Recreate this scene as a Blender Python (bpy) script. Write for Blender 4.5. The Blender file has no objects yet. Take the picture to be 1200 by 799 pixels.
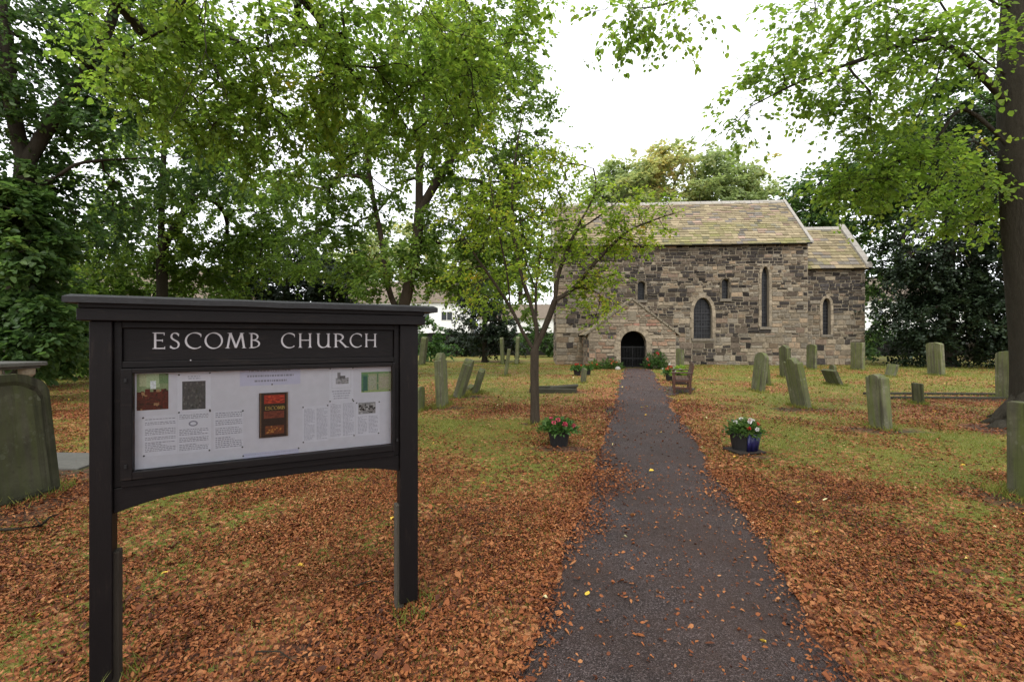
import bpy, bmesh, math, random
import numpy as np
from mathutils import Vector, Matrix
R = math.radians
random.seed(7)
C = bpy.context.scene.collection
sc = bpy.context.scene

# ------------------------------------------------------------------ camera, sky, sun, exposure
F, CX, HY, EYE = 533.0, 600.0, 397.0, 1.6          # focal length in photo pixels, centre, horizon, eye height
cam = bpy.data.cameras.new('camera'); co = bpy.data.objects.new('camera', cam); C.objects.link(co)
co.location = (0, 0, EYE); co.rotation_euler = (R(90), 0, 0)
cam.sensor_width = 36; cam.lens = 36*F/1200; cam.clip_end = 3000; cam.clip_start = 0.05
cam.shift_y = -2.5/1200
sc.camera = co
w = bpy.data.worlds.new('World'); sc.world = w; w.use_nodes = True
nt = w.node_tree; bg = nt.nodes['Background']
sky = nt.nodes.new('ShaderNodeTexSky'); sky.sky_type = 'NISHITA'; sky.sun_disc = False
SUN_EL, SUN_AZ = 58, 200
sky.sun_elevation = R(SUN_EL); sky.sun_rotation = R(SUN_AZ); sky.dust_density = 4; sky.air_density = 1.0; sky.ozone_density = 1
hs = nt.nodes.new('ShaderNodeHueSaturation'); hs.inputs['Saturation'].default_value = 0.12
ov = nt.nodes.new('ShaderNodeMixRGB'); ov.inputs[0].default_value = 0.75; ov.inputs[2].default_value = (9.5, 9.7, 10.2, 1)
nt.links.new(sky.outputs[0], hs.inputs['Color']); nt.links.new(hs.outputs[0], ov.inputs[1]); nt.links.new(ov.outputs[0], bg.inputs[0])
bg.inputs[1].default_value = 0.13
sun = bpy.data.lights.new('sun', 'SUN'); so = bpy.data.objects.new('sun', sun); C.objects.link(so)
sun.energy = 1.3; sun.angle = R(24); sun.color = (1, .96, .9)
so.rotation_euler = (R(90-SUN_EL), 0, R(180-SUN_AZ)+math.pi) if False else (R(90-SUN_EL), 0, R(-SUN_AZ+180))
sc.view_settings.view_transform = 'Standard'; sc.view_settings.look = 'None'
sc.view_settings.gamma = 1; sc.view_settings.use_curve_mapping = False
sc.view_settings.exposure = 0.95
cy = sc.cycles
cy.max_bounces = 8; cy.diffuse_bounces = 5; cy.glossy_bounces = 2; cy.transmission_bounces = 4; cy.transparent_max_bounces = 8
cy.use_denoising = True; cy.caustics_reflective = False; cy.caustics_refractive = False
cy.sample_clamp_indirect = 8

# ------------------------------------------------------------------ helpers
def P(x, y, D):                                    # a point of the place seen at photo pixel x, y, D metres ahead
    return Vector(((x-CX)/F*D, D, EYE-(y-HY)/F*D))
def G(x, y):                                       # a point of the level ground
    D = EYE*F/(y-HY)
    return Vector(((x-CX)/F*D, D, 0))
def setp(o, label=None, cat=None, group=None, kind=None):
    if label: o['label'] = label
    if cat: o['category'] = cat
    if group: o['group'] = group
    if kind: o['kind'] = kind
    return o
def empty(name, label, cat, loc=(0,0,0), rz=0, group=None, rot=None):
    o = bpy.data.objects.new(name, None); C.objects.link(o)
    o.location = loc; o.rotation_euler = rot or (0, 0, rz); o.empty_display_size = .2
    return setp(o, label, cat, group)
def link(name, me, parent=None):
    o = bpy.data.objects.new(name, me); C.objects.link(o)
    if parent: o.parent = parent
    return o
class MB:
    def __init__(s): s.v = []; s.f = []; s.c = []; s.cur = (1,1,1); s.usec = False
    def add(s, vs, fs):
        b = len(s.v); s.v += [tuple(p) for p in vs]; s.c += [s.cur]*len(vs)
        s.f += [tuple(b+i for i in f) for f in fs]
    def col(s, c): s.cur = tuple(c)[:3]; s.usec = True; return s
    def box(s, x0, x1, y0, y1, z0, z1):
        s.add([(x0,y0,z0),(x1,y0,z0),(x1,y1,z0),(x0,y1,z0),(x0,y0,z1),(x1,y0,z1),(x1,y1,z1),(x0,y1,z1)],
              [(0,3,2,1),(4,5,6,7),(0,1,5,4),(1,2,6,5),(2,3,7,6),(3,0,4,7)])
    def prism(s, poly, y0, y1, inset=0.0, dy=0.0):  # poly in x,z; front at y0 (towards -y)
        n = len(poly)
        a = [(p[0], y1, p[1]) for p in poly]
        if inset > 0:
            cxx = sum(p[0] for p in poly)/n; czz = sum(p[1] for p in poly)/n
            m = [(p[0], y0+dy, p[1]) for p in poly]
            fr = []
            for p in poly:
                dx, dz = p[0]-cxx, p[1]-czz; L = math.hypot(dx, dz) or 1
                k = max(.5, 1-inset/L); fr.append((cxx+dx*k, y0, czz+dz*k))
            fs = [tuple(range(2*n, 3*n))]
            for i in range(n):
                j = (i+1) % n
                fs += [(i, j, n+j, n+i), (n+i, n+j, 2*n+j, 2*n+i)]
            s.add(a+m+fr, fs)
        else:
            m = [(p[0], y0, p[1]) for p in poly]
            fs = [tuple(range(n, 2*n)), tuple(reversed(range(n)))]
            for i in range(n):
                j = (i+1) % n; fs.append((i, j, n+j, n+i))
            s.add(a+m, fs)
    def tube(s, pts, rs, k=8, cap=True):
        pts = [Vector(p) for p in pts]
        if not hasattr(rs, '__len__'): rs = [rs]*len(pts)
        vs = []; fs = []
        for i, p in enumerate(pts):
            d = (pts[min(i+1, len(pts)-1)]-pts[max(i-1, 0)]).normalized()
            ref = Vector((1,0,0)) if abs(d.x) < .9 else Vector((0,1,0))
            a = d.cross(ref).normalized(); b = d.cross(a)
            for q in range(k):
                t = 2*math.pi*q/k
                vs.append(p+(a*math.cos(t)+b*math.sin(t))*rs[i])
        for i in range(len(pts)-1):
            for q in range(k):
                fs.append((i*k+q, i*k+(q+1)%k, (i+1)*k+(q+1)%k, (i+1)*k+q))
        if cap: fs += [tuple(reversed(range(k))), tuple(range((len(pts)-1)*k, len(pts)*k))]
        s.add(vs, fs)
    def lathe(s, prof, k=24, cx=0, cy=0):
        vs = []; fs = []
        for r, z in prof:
            for q in range(k):
                t = 2*math.pi*q/k; vs.append((cx+r*math.cos(t), cy+r*math.sin(t), z))
        for i in range(len(prof)-1):
            for q in range(k): fs.append((i*k+q, i*k+(q+1)%k, (i+1)*k+(q+1)%k, (i+1)*k+q))
        s.add(vs, fs)
    def build(s, name, mat, parent=None, bevel=0, smooth=False, recalc=True):
        me = bpy.data.meshes.new(name); me.from_pydata(s.v, [], s.f)
        if s.usec:
            at = me.attributes.new('col', 'FLOAT_COLOR', 'POINT')
            at.data.foreach_set('color', np.array([(*c, 1) for c in s.c], dtype=np.float32).ravel())
        if recalc:
            bm = bmesh.new(); bm.from_mesh(me); bmesh.ops.recalc_face_normals(bm, faces=bm.faces); bm.to_mesh(me); bm.free()
        if smooth: me.polygons.foreach_set('use_smooth', [True]*len(me.polygons))
        me.materials.append(mat); me.update()
        o = link(name, me, parent)
        if bevel:
            m = o.modifiers.new('bevel', 'BEVEL'); m.width = bevel; m.segments = 2; m.limit_method = 'ANGLE'; m.angle_limit = R(40)
        return o
# fast mesh of equal-sized faces
def np_mesh(name, V, Fc, mat, parent=None, smooth=False):
    me = bpy.data.meshes.new(name)
    V = np.ascontiguousarray(V, dtype=np.float32).reshape(-1, 3); Fc = np.ascontiguousarray(Fc, dtype=np.int32)
    nf, k = Fc.shape
    me.vertices.add(len(V)); me.vertices.foreach_set('co', V.ravel())
    me.loops.add(nf*k); me.loops.foreach_set('vertex_index', Fc.ravel())
    me.polygons.add(nf); me.polygons.foreach_set('loop_start', np.arange(0, nf*k, k, dtype=np.int32))
    me.polygons.foreach_set('loop_total', np.full(nf, k, dtype=np.int32))
    if smooth: me.polygons.foreach_set('use_smooth', np.ones(nf, dtype=bool))
    me.update(calc_edges=True); me.materials.append(mat)
    return link(name, me, parent)

# value noise in numpy
_ng = np.random.default_rng(11).random((256, 256))
def vnoise(x, y):
    x = np.asarray(x, float); y = np.asarray(y, float)
    xi = np.floor(x).astype(int); yi = np.floor(y).astype(int); fx = x-xi; fy = y-yi
    fx = fx*fx*(3-2*fx); fy = fy*fy*(3-2*fy)
    g = lambda i, j: _ng[i % 256, j % 256]
    return (g(xi,yi)*(1-fx)+g(xi+1,yi)*fx)*(1-fy)+(g(xi,yi+1)*(1-fx)+g(xi+1,yi+1)*fx)*fy
def fbm(x, y, o=4):
    s = 0; a = .5; t = 0
    for i in range(o):
        s = s+a*vnoise(x*2**i+17*i, y*2**i+31*i); t += a; a *= .5
    return s/t

# ------------------------------------------------------------------ materials
class NT:
    def __init__(s, name):
        s.m = bpy.data.materials.new(name); s.m.use_nodes = True; s.t = s.m.node_tree
        s.b = s.t.nodes['Principled BSDF']; s.out = s.t.nodes['Material Output']
    def n(s, ty, **kw):
        nd = s.t.nodes.new(ty)
        for k, v in kw.items():
            if k in nd.inputs: nd.inputs[k].default_value = v
            else: setattr(nd, k, v)
        return nd
    def l(s, a, b): s.t.links.new(a, b)
    def ramp(s, fac, stops, interp='LINEAR'):
        r = s.n('ShaderNodeValToRGB'); r.color_ramp.interpolation = interp
        e = r.color_ramp.elements
        while len(e) < len(stops): e.new(.5)
        for q, (p, c) in zip(e, stops): q.position = p; q.color = (*c, 1) if len(c) == 3 else c
        s.l(fac, r.inputs[0]); return r.outputs[0]
    def noise(s, scale, detail=4, rough=.6, vec=None):
        n = s.n('ShaderNodeTexNoise', Scale=scale, Detail=detail, Roughness=rough)
        if vec is not None: s.l(vec, n.inputs['Vector'])
        return n.outputs['Fac']
    def mix(s, fac, a, b, mode='MIX'):
        m = s.n('ShaderNodeMixRGB', blend_type=mode)
        for sock, v in ((m.inputs[0], fac), (m.inputs[1], a), (m.inputs[2], b)):
            if isinstance(v, (int, float)): sock.default_value = v
            elif isinstance(v, tuple): sock.default_value = (*v, 1)
            else: s.l(v, sock)
        return m.outputs[0]
    def bump(s, h, strength=.3, dist=.02, normal=None):
        b = s.n('ShaderNodeBump', Strength=strength, Distance=dist); s.l(h, b.inputs['Height'])
        if normal is not None: s.l(normal, b.inputs['Normal'])
        s.l(b.outputs[0], s.b.inputs['Normal']); return b.outputs[0]
    def obj(s): return s.n('ShaderNodeTexCoord').outputs['Object']
    def pos(s): return s.n('ShaderNodeNewGeometry').outputs['Position']
def simple(name, c1, c2, scale=8, rough=.7, bump=.2, bdist=.01, spec=.3, stretch=None, fine=None):
    m = NT(name); v = m.obj()
    if stretch:
        mp = m.n('ShaderNodeMapping'); m.l(v, mp.inputs[0]); mp.inputs['Scale'].default_value = stretch; v = mp.outputs[0]
    f = m.noise(scale, 6, .65, v); g = m.noise(scale*6, 4, .6, v)
    c = m.mix(f, c1, c2)
    c = m.mix(.35, c, m.ramp(g, [(.3, (.45,.45,.45)), (.7, (1.3,1.3,1.3))]), 'MULTIPLY')
    m.l(c, m.b.inputs['Base Color']); m.b.inputs['Roughness'].default_value = rough
    m.b.inputs['Specular IOR Level'].default_value = spec
    if bump: m.bump(m.noise(scale*3, 8, .7, v), bump, bdist)
    return m.m
def flat(name, c, rough=.6, spec=.3):
    m = NT(name); m.b.inputs['Roughness'].default_value = rough; m.b.inputs['Specular IOR Level'].default_value = spec
    f = m.noise(25, 4, .6, m.obj())
    m.l(m.mix(f, tuple(x*.88 for x in c), tuple(min(1, x*1.1) for x in c)), m.b.inputs['Base Color']); return m.m
def attr_mat(name, rough=.9, grain=30, bump=.5, bdist=.02, spec=.2, lo=.6, hi=1.35):
    m = NT(name); a = m.n('ShaderNodeAttribute', attribute_name='col').outputs['Color']
    g = m.noise(grain, 6, .7, m.obj())
    c = m.mix(1.0, a, m.ramp(g, [(.25, (lo,)*3), (.75, (hi,)*3)]), 'MULTIPLY')
    m.l(c, m.b.inputs['Base Color']); m.b.inputs['Roughness'].default_value = rough; m.b.inputs['Specular IOR Level'].default_value = spec
    if bump: m.bump(g, bump, bdist)
    return m.m
def leaf_mat(name, stops, clump=.5, trans=.35, clump_amt=.5, rough=.5, tboost=2.6):
    m = NT(name)
    geo = m.n('ShaderNodeNewGeometry'); rnd = geo.outputs['Random Per Island']
    nz = m.noise(clump, 3, .6, geo.outputs['Position'])
    f = m.n('ShaderNodeMath', operation='MULTIPLY_ADD'); m.l(nz, f.inputs[0]); f.inputs[1].default_value = clump_amt*2.2
    q = m.n('ShaderNodeMath', operation='MULTIPLY_ADD'); m.l(rnd, q.inputs[0]); q.inputs[1].default_value = 1-clump_amt; q.inputs[2].default_value = -clump_amt*.6
    m.l(q.outputs[0], f.inputs[2])
    col = m.ramp(f.outputs[0], stops)
    m.l(col, m.b.inputs['Base Color']); m.b.inputs['Roughness'].default_value = rough; m.b.inputs['Specular IOR Level'].default_value = .25
    if trans:
        tr = m.n('ShaderNodeBsdfTranslucent'); m.l(m.mix(1.0, col, (tboost, tboost*1.0, tboost*.8), 'MULTIPLY'), tr.inputs[0])
        mx = m.n('ShaderNodeMixShader'); mx.inputs[0].default_value = trans
        m.l(m.b.outputs[0], mx.inputs[1]); m.l(tr.outputs[0], mx.inputs[2]); m.l(mx.outputs[0], m.out.inputs[0])
    return m.m
M = {}
M['black_wood'] = simple('black_painted_wood', (.0038,.0030,.0032), (.0085,.0068,.0070), 6, .5, .25, .003, .16, (1,8,8))
M['black_wood_v'] = simple('black_painted_wood_upright', (.0038,.0030,.0032), (.0085,.0068,.0070), 6, .5, .25, .003, .16, (8,8,1))
for nm_ in ('black_wood', 'black_wood_v'):
    t_ = M[nm_].node_tree; b_ = t_.nodes['Principled BSDF']; src = b_.inputs['Base Color'].links[0].from_socket
    n_ = t_.nodes.new('ShaderNodeTexNoise'); n_.inputs['Scale'].default_value = 7; n_.inputs['Detail'].default_value = 8; n_.inputs['Roughness'].default_value = .75
    tc_ = t_.nodes.new('ShaderNodeTexCoord'); mp_ = t_.nodes.new('ShaderNodeMapping'); mp_.inputs['Scale'].default_value = (1,4,5) if nm_ == 'black_wood' else (5,4,.8)
    t_.links.new(tc_.outputs['Object'], mp_.inputs[0]); t_.links.new(mp_.outputs[0], n_.inputs['Vector'])
    r_w = t_.nodes.new('ShaderNodeValToRGB'); r_w.color_ramp.elements[0].position = .56; r_w.color_ramp.elements[1].position = .78; r_w.color_ramp.elements[0].color = (0,0,0,1); r_w.color_ramp.elements[1].color = (.8,.8,.8,1)
    t_.links.new(n_.outputs['Fac'], r_w.inputs[0]); x_ = t_.nodes.new('ShaderNodeMixRGB'); t_.links.new(r_w.outputs[0], x_.inputs[0]); t_.links.new(src, x_.inputs[1]); x_.inputs[2].default_value = (.030,.022,.017,1)
    t_.links.new(x_.outputs[0], b_.inputs['Base Color'])
M['felt'] = simple('worn_roof_felt', (.009,.009,.010), (.028,.028,.030), 9, .75, .6, .004, .3)
M['old_wood'] = simple('weathered_wood', (.04,.034,.026), (.08,.068,.052), 5, .85, .5, .004, .2, (10,10,1))
M['old_wood_dark'] = simple('dark_weathered_wood', (.018,.014,.010), (.04,.032,.024), 5, .85, .5, .004, .2, (10,10,1))
M['board'] = flat('white_board', (.63,.625,.69), .5)
M['paper'] = flat('paper', (.68,.68,.75), .6)
M['paper2'] = flat('lilac_paper', (.55,.55,.70), .6)
M['letters'] = flat('letter_paint', (.40,.385,.40), .5)
M['ink'] = flat('ink', (.25,.25,.31), .7)
M['ink_pale'] = flat('pale_ink', (.36,.36,.44), .7)
M['pin'] = flat('pin_black', (.02,.02,.022), .4)
M['print'] = attr_mat('print', .6, 160, 0, .001, .2, .55, 1.4)
M['stone_wall'] = attr_mat('rubble_stone', .95, 9, .7, .03, .15, .5, 1.4)
M['mortar'] = simple('mortar', (.17,.145,.105), (.29,.245,.18), 5, .95, .4, .01)
M['porch_stone'] = simple('weathered_porch_stone', (.09,.078,.058), (.27,.23,.165), 3.5, .95, .6, .02)
M['dressed'] = simple('dressed_stone', (.19,.16,.12), (.34,.29,.21), 3, .9, .4, .01)
M['coping'] = simple('coping_stone', (.22,.205,.18), (.36,.335,.29), 4, .9, .3, .01)
M['slate'] = attr_mat('stone_slates', .9, 7, .5, .02, .15, .65, 1.25)
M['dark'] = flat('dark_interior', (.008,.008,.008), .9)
M['iron'] = simple('black_iron', (.005,.005,.0055), (.010,.010,.010), 20, .6, .2, .002)
M['lead'] = simple('lead_came', (.03,.03,.033), (.05,.05,.055), 20, .6, .2, .002)
M['tombstone'] = None
def tomb_mat(k=1.0, nm='mossy_sandstone', gr=.85):
    m = NT(nm); o = m.obj(); oi = m.n('ShaderNodeObjectInfo').outputs['Random']
    sep = m.n('ShaderNodeSeparateXYZ'); m.l(o, sep.inputs[0])
    ad = m.n('ShaderNodeVectorMath', operation='ADD'); m.l(o, ad.inputs[0]); cb = m.n('ShaderNodeCombineXYZ')
    ml = m.n('ShaderNodeMath', operation='MULTIPLY'); m.l(oi, ml.inputs[0]); ml.inputs[1].default_value = 40
    m.l(ml.outputs[0], cb.inputs[0]); m.l(ml.outputs[0], cb.inputs[2]); m.l(cb.outputs[0], ad.inputs[1])
    v = ad.outputs[0]
    f = m.noise(2.6, 6, .65, v); g = m.noise(14, 6, .7, v)
    mp = m.n('ShaderNodeMapping'); m.l(v, mp.inputs[0]); mp.inputs['Scale'].default_value = (9, 9, .8)
    st = m.noise(1.2, 5, .6, mp.outputs[0])
    base = m.ramp(f, [(.25, (.055,.052,.036)), (.5, (.105,.10,.066)), (.75, (.175,.165,.115))])
    base = m.mix(m.ramp(st, [(.38, (0,0,0)), (.66, (gr,gr,gr))]), base, (.115,.14,.036))
    base = m.mix(m.ramp(g, [(.55, (0,0,0)), (.75, (.6,.6,.6))]), base, (.045,.044,.034))
    lv = m.n('ShaderNodeTexVoronoi', Scale=17.0); m.l(v, lv.inputs['Vector'])
    ls = m.n('ShaderNodeMath', operation='MULTIPLY_ADD'); m.l(g, ls.inputs[0]); ls.inputs[1].default_value = -.75; m.l(lv.outputs['Distance'], ls.inputs[2])
    lk = m.n('ShaderNodeMath', operation='MULTIPLY'); m.l(m.ramp(ls.outputs[0], [(.0, (.8,.8,.8)), (.10, (0,0,0))]), lk.inputs[0]); m.l(m.ramp(m.noise(3.1, 5, .7, v), [(.52, (0,0,0)), (.66, (1,1,1))]), lk.inputs[1])
    base = m.mix(lk.outputs[0], base, (.20,.20,.14))
    mp2 = m.n('ShaderNodeMapping'); m.l(v, mp2.inputs[0]); mp2.inputs['Scale'].default_value = (16, 16, .5); mp2.inputs['Location'].default_value = (3, 7, 1)
    base = m.mix(m.ramp(m.noise(1.0, 4, .6, mp2.outputs[0]), [(.52, (0,0,0)), (.66, (.7,.7,.7))]), base, (.040,.038,.027))
    vt = m.mix(m.n('ShaderNodeRGB').outputs[0], base, base) if False else base
    pale = m.ramp(oi, [(0, (.75*k,.75*k,.75*k)), (1, (1.2*k,1.2*k,1.2*k))])
    m.l(m.mix(1.0, vt, pale, 'MULTIPLY'), m.b.inputs['Base Color'])
    m.b.inputs['Roughness'].default_value = .95; m.b.inputs['Specular IOR Level'].default_value = .12
    m.bump(g, .5, .012); return m.m
M['tombstone'] = tomb_mat(); M['tombstone_shaded'] = tomb_mat(.5, 'shaded_mossy_sandstone', .45)  # second copy is coloured darker to carry the shade on the bordered headstone
M['ledger'] = simple('grey_slab', (.055,.055,.05), (.115,.11,.095), 4, .9, .4, .01)
M['kerb_old'] = simple('mossy_dark_kerb', (.018,.017,.012), (.060,.056,.034), 4, .9, .6, .02)
M['bench'] = simple('brown_varnished_wood', (.030,.009,.004), (.078,.024,.009), 5, .34, .2, .003, .6, (10,2,10))
M['pot'] = simple('black_plastic', (.012,.012,.013), (.022,.021,.021), 10, .55, .1, .003)
M['pot_blue'] = simple('blue_wrap', (.008,.009,.05), (.014,.016,.10), 12, .35, .4, .01, .5)
M['soil'] = simple('dark_soil', (.018,.013,.010), (.04,.03,.022), 20, .95, .7, .02)
M['bark'] = simple('bark', (.030,.023,.017), (.082,.064,.046), 5, .95, .8, .03, .1, (3,3,.5))
M['bark_smooth'] = simple('smooth_grey_bark', (.020,.018,.013), (.066,.058,.044), 2.2, .95, 1.0, .04, .10, (4,4,1.0))
M['bark_dark'] = simple('dark_bark', (.022,.018,.013), (.05,.042,.03), 5, .95, .8, .03, .1, (3,3,.6))
M['render_white'] = simple('white_render', (.72,.71,.68), (.80,.80,.78), 1, .9, .1, .01)
M['house_roof'] = simple('house_tiles', (.10,.078,.058), (.18,.14,.105), 2, .9, .4, .03)
M['window_glass'] = flat('window_dark_glass', (.05,.055,.06), .1, .6)
M['wall_dark'] = simple('dark_wall', (.006,.0055,.0045), (.020,.018,.014), 3, .95, .6, .03)
M['petal_red'] = flat('red_petals', (.45,.025,.018), .6)
M['petal_pink'] = flat('pink_petals', (.50,.08,.12), .6)
M['petal_white'] = flat('white_petals', (.60,.58,.54), .6)
M['petal_orange'] = flat('orange_petals', (.45,.11,.05), .6)
def glass_mat():
    m = NT('case_glass'); t = m.t
    tr = m.n('ShaderNodeBsdfTransparent'); tr.inputs[0].default_value = (.95,.96,.96,1)
    gl = m.n('ShaderNodeBsdfGlossy'); gl.inputs['Roughness'].default_value = .03
    fr = m.n('ShaderNodeFresnel', IOR=1.45); mx = m.n('ShaderNodeMixShader')
    m.l(fr.outputs[0], mx.inputs[0]); m.l(tr.outputs[0], mx.inputs[1]); m.l(gl.outputs[0], mx.inputs[2]); m.l(mx.outputs[0], m.out.inputs[0])
    return m.m
M['glass'] = glass_mat()
def leaded_mat():
    m = NT('leaded_glass'); b = m.n('ShaderNodeTexBrick', Scale=1.0)
    b.inputs['Brick Width'].default_value = .16; b.inputs['Row Height'].default_value = .2; b.inputs['Mortar Size'].default_value = .014; b.offset = 0
    mp = m.n('ShaderNodeMapping'); m.l(m.obj(), mp.inputs[0]); mp.inputs['Rotation'].default_value = (R(90), 0, 0)
    m.l(mp.outputs[0], b.inputs['Vector'])
    b.inputs['Color1'].default_value = (.006,.006,.007,1); b.inputs['Color2'].default_value = (.018,.019,.021,1); b.inputs['Mortar'].default_value = (.035,.035,.035,1)
    m.l(b.outputs[0], m.b.inputs['Base Color']); m.b.inputs['Roughness'].default_value = .3; m.b.inputs['Specular IOR Level'].default_value = .18
    m.bump(m.noise(6, 2, .5, m.obj()), .35, .02); return m.m
M['leaded'] = leaded_mat()
GREEN = {}
M['leaf_mid'] = leaf_mat('leaves_mid_green', [(0,(.030,.055,.012)),(.35,(.058,.10,.018)),(.62,(.092,.15,.026)),(.85,(.15,.195,.035)),(1,(.27,.24,.03))], .45, .5)
M['leaf_light'] = leaf_mat('leaves_light_green', [(0,(.050,.09,.014)),(.35,(.09,.15,.022)),(.65,(.135,.20,.03)),(.9,(.20,.24,.035)),(1,(.38,.28,.03))], .7, .55)
M['leaf_dark'] = leaf_mat('leaves_dark_green', [(0,(.018,.040,.011)),(.4,(.036,.074,.019)),(.75,(.064,.112,.028)),(1,(.12,.15,.04))], .5, .4)
M['leaf_yew'] = leaf_mat('leaves_blackish_green', [(0,(.007,.013,.006)),(.5,(.015,.027,.012)),(.85,(.028,.045,.018)),(1,(.06,.07,.026))], .6, .15)
M['leaf_autumn_hazy'] = leaf_mat('leaves_turning_hazy', [(0,(.11,.15,.06)),(.4,(.18,.23,.095)),(.62,(.24,.255,.10)),(.82,(.34,.29,.11)),(1,(.36,.18,.07))], .12, .4, .7)  # turning leaf colours, paled to paint bright haze into the far crowns
M['leaf_sapling'] = leaf_mat('sapling_leaves', [(0,(.075,.13,.015)),(.4,(.14,.21,.024)),(.7,(.21,.26,.03)),(.88,(.34,.28,.035)),(1,(.55,.18,.05))], 1.1, .55)
M['leaf_plant'] = leaf_mat('plant_leaves', [(0,(.022,.060,.012)),(.5,(.045,.105,.022)),(1,(.11,.17,.04))], 6, .25)
M['grass'] = leaf_mat('grass_blades', [(0,(.055,.08,.014)),(.35,(.105,.128,.022)),(.7,(.17,.17,.036)),(1,(.29,.23,.08))], .9, .3)
M['litter'] = leaf_mat('fallen_leaf_litter', [(0,(.014,.006,.004)),(.2,(.058,.017,.007)),(.42,(.152,.044,.013)),(.66,(.25,.083,.025)),(.86,(.33,.145,.055)),(1,(.46,.31,.18))], .8, 0, .35, .7)
M['litter_yellow'] = leaf_mat('yellow_fallen_leaf', [(0,(.55,.30,.03)),(.5,(.62,.42,.06)),(.8,(.60,.52,.26)),(1,(.42,.48,.30))], 3, 0, .2)

# ------------------------------------------------------------------ ground, path
def hgt(x, y): return .035*(fbm(np.asarray(x)*.25, np.asarray(y)*.25, 2)-.5)
def path_d(x, y):                                  # signed distance outside the path (negative on it)
    c = .267*y+.244; hw = np.interp(y, [2,5,8], [.78,.73,.68])+.10*(fbm(y*.6+5, 3.3+x*0, 3)-.5)
    return (np.abs(x-c)-hw)/1.035
SOIL = [(-1.72,2.32,.20,.16),(-1.0,2.38,.40,.13),(-.55,2.66,.25,.09),(-4.75,4.4,.5,.7),(9.0,8.0,1.1,.7),(5.1,4.5,.55,.5),(6.5,8.0,.8,.35),
        (6.6,10.3,.7,.35),(-1.5,10.6,.5,.4),(-1.2,12.6,.5,.4),(.75,6.6,.5,.22),(3.3,6.2,.35,.15),(1.4,13.7,1.0,.4),(.44,8.55,.25,.2),(14,11.8,3,.5),
        (-5.5,5.4,.9,.35),(1.9,4.9,.35,.12),(-.35,4.3,.3,.07),(7.8,18,.6,.3),(-1,27,2,.4)]
def soil(x, y):
    s = np.zeros_like(x)
    wx = x+.7*(fbm(x*2.5, y*2.5, 4)-.5); wy = y+.5*(fbm(x*2.5+50, y*2.5, 4)-.5)
    for (cx, cyy, rx, ry) in SOIL:
        d = ((wx-cx)/rx)**2+((wy-cyy)/ry)**2
        s = np.maximum(s, np.clip(1.2-1.1*d, 0, .85))
    return s
def leafy(x, y):
    n = fbm(x*.85+9, y*.85, 5); n2 = fbm(x*.16+40, y*.16, 3)
    base = np.interp(y, [0, 3, 5, 8, 12, 18, 26, 34], [.80, .74, .64, .57, .50, .40, .25, .12])
    base = base+np.where(x < -3, .12, 0)*np.clip((20-y)/10, 0, 1)
    L = base+(n-.5)*1.8+(n2-.5)*.5
    d = path_d(x, y)
    L = L+.28*np.clip((1.2-x)/1.5, 0, 1)*np.clip((4.6-y)/1.6, 0, 1)
    L = L+.55*np.exp(-(np.maximum(d-.1, 0)/.8)**2)*np.clip((26-y)/8, 0, 1)
    g = np.exp(-(((x+.9)/1.0)**2+((y-2.9)/.25)**2))*0
    return np.clip(L-g, .03, 1)
def spaced(lims):
    out = []
    for a, b, s in lims: out += list(np.arange(a, b, s))
    return np.array(out+[lims[-1][1]])
gx = spaced([(-900,-200,100),(-200,-50,10),(-50,-16,1.0),(-16,16,.13),(16,50,1.0),(50,200,10),(200,900,100)])
gy = spaced([(-60,-4,4),(-4,1,.5),(1,14,.10),(14,34,.25),(34,80,2),(80,200,10),(200,1200,100)])
XX, YY = np.meshgrid(gx, gy)
ZZ = hgt(XX, YY)*np.clip((60-np.abs(YY))/10, 0, 1)
nx, ny = len(gx), len(gy)
ii, jj = np.meshgrid(np.arange(nx-1), np.arange(ny-1)); a0 = (jj*nx+ii).ravel()
def ground_mat():
    m = NT('grass_and_litter'); p = m.pos()
    L = m.n('ShaderNodeAttribute', attribute_name='leafy').outputs['Fac']; S = m.n('ShaderNodeAttribute', attribute_name='soil').outputs['Fac']
    vo = m.n('ShaderNodeTexVoronoi', Scale=24.0); m.l(p, vo.inputs['Vector'])
    vs = m.n('ShaderNodeSeparateColor'); m.l(vo.outputs['Color'], vs.inputs[0])
    g1 = m.noise(1.2, 5, .6, p); g2 = m.noise(22, 5, .7, p)
    grass = m.ramp(g1, [(.25, (.080,.088,.019)), (.5, (.138,.143,.030)), (.75, (.21,.192,.045))])
    grass = m.mix(.7, grass, m.ramp(g2, [(.25, (.4,.4,.35)), (.75, (1.35,1.35,1.3))]), 'MULTIPLY')
    leaf = m.ramp(vs.outputs[0], [(0, (.045,.016,.009)), (.35, (.145,.05,.02)), (.7, (.27,.105,.042)), (1, (.42,.21,.10))])
    th = m.n('ShaderNodeMath', operation='SUBTRACT'); m.l(L, th.inputs[0]); m.l(vs.outputs[1], th.inputs[1])
    k = m.n('ShaderNodeMath', operation='MULTIPLY_ADD'); k.use_clamp = True; m.l(th.outputs[0], k.inputs[0]); k.inputs[1].default_value = 6; k.inputs[2].default_value = .35
    c = m.mix(k.outputs[0], grass, leaf)
    sf = m.n('ShaderNodeMath', operation='MULTIPLY'); m.l(S, sf.inputs[0]); sf.inputs[1].default_value = .92
    c = m.mix(sf.outputs[0], c, m.ramp(g2, [(.3, (.012,.009,.008)), (.7, (.04,.03,.024))]))
    m.l(c, m.b.inputs['Base Color']); m.b.inputs['Roughness'].default_value = .9; m.b.inputs['Specular IOR Level'].default_value = .15
    m.bump(m.mix(.5, g2, vo.outputs['Distance']), .8, .03); return m.m
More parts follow.
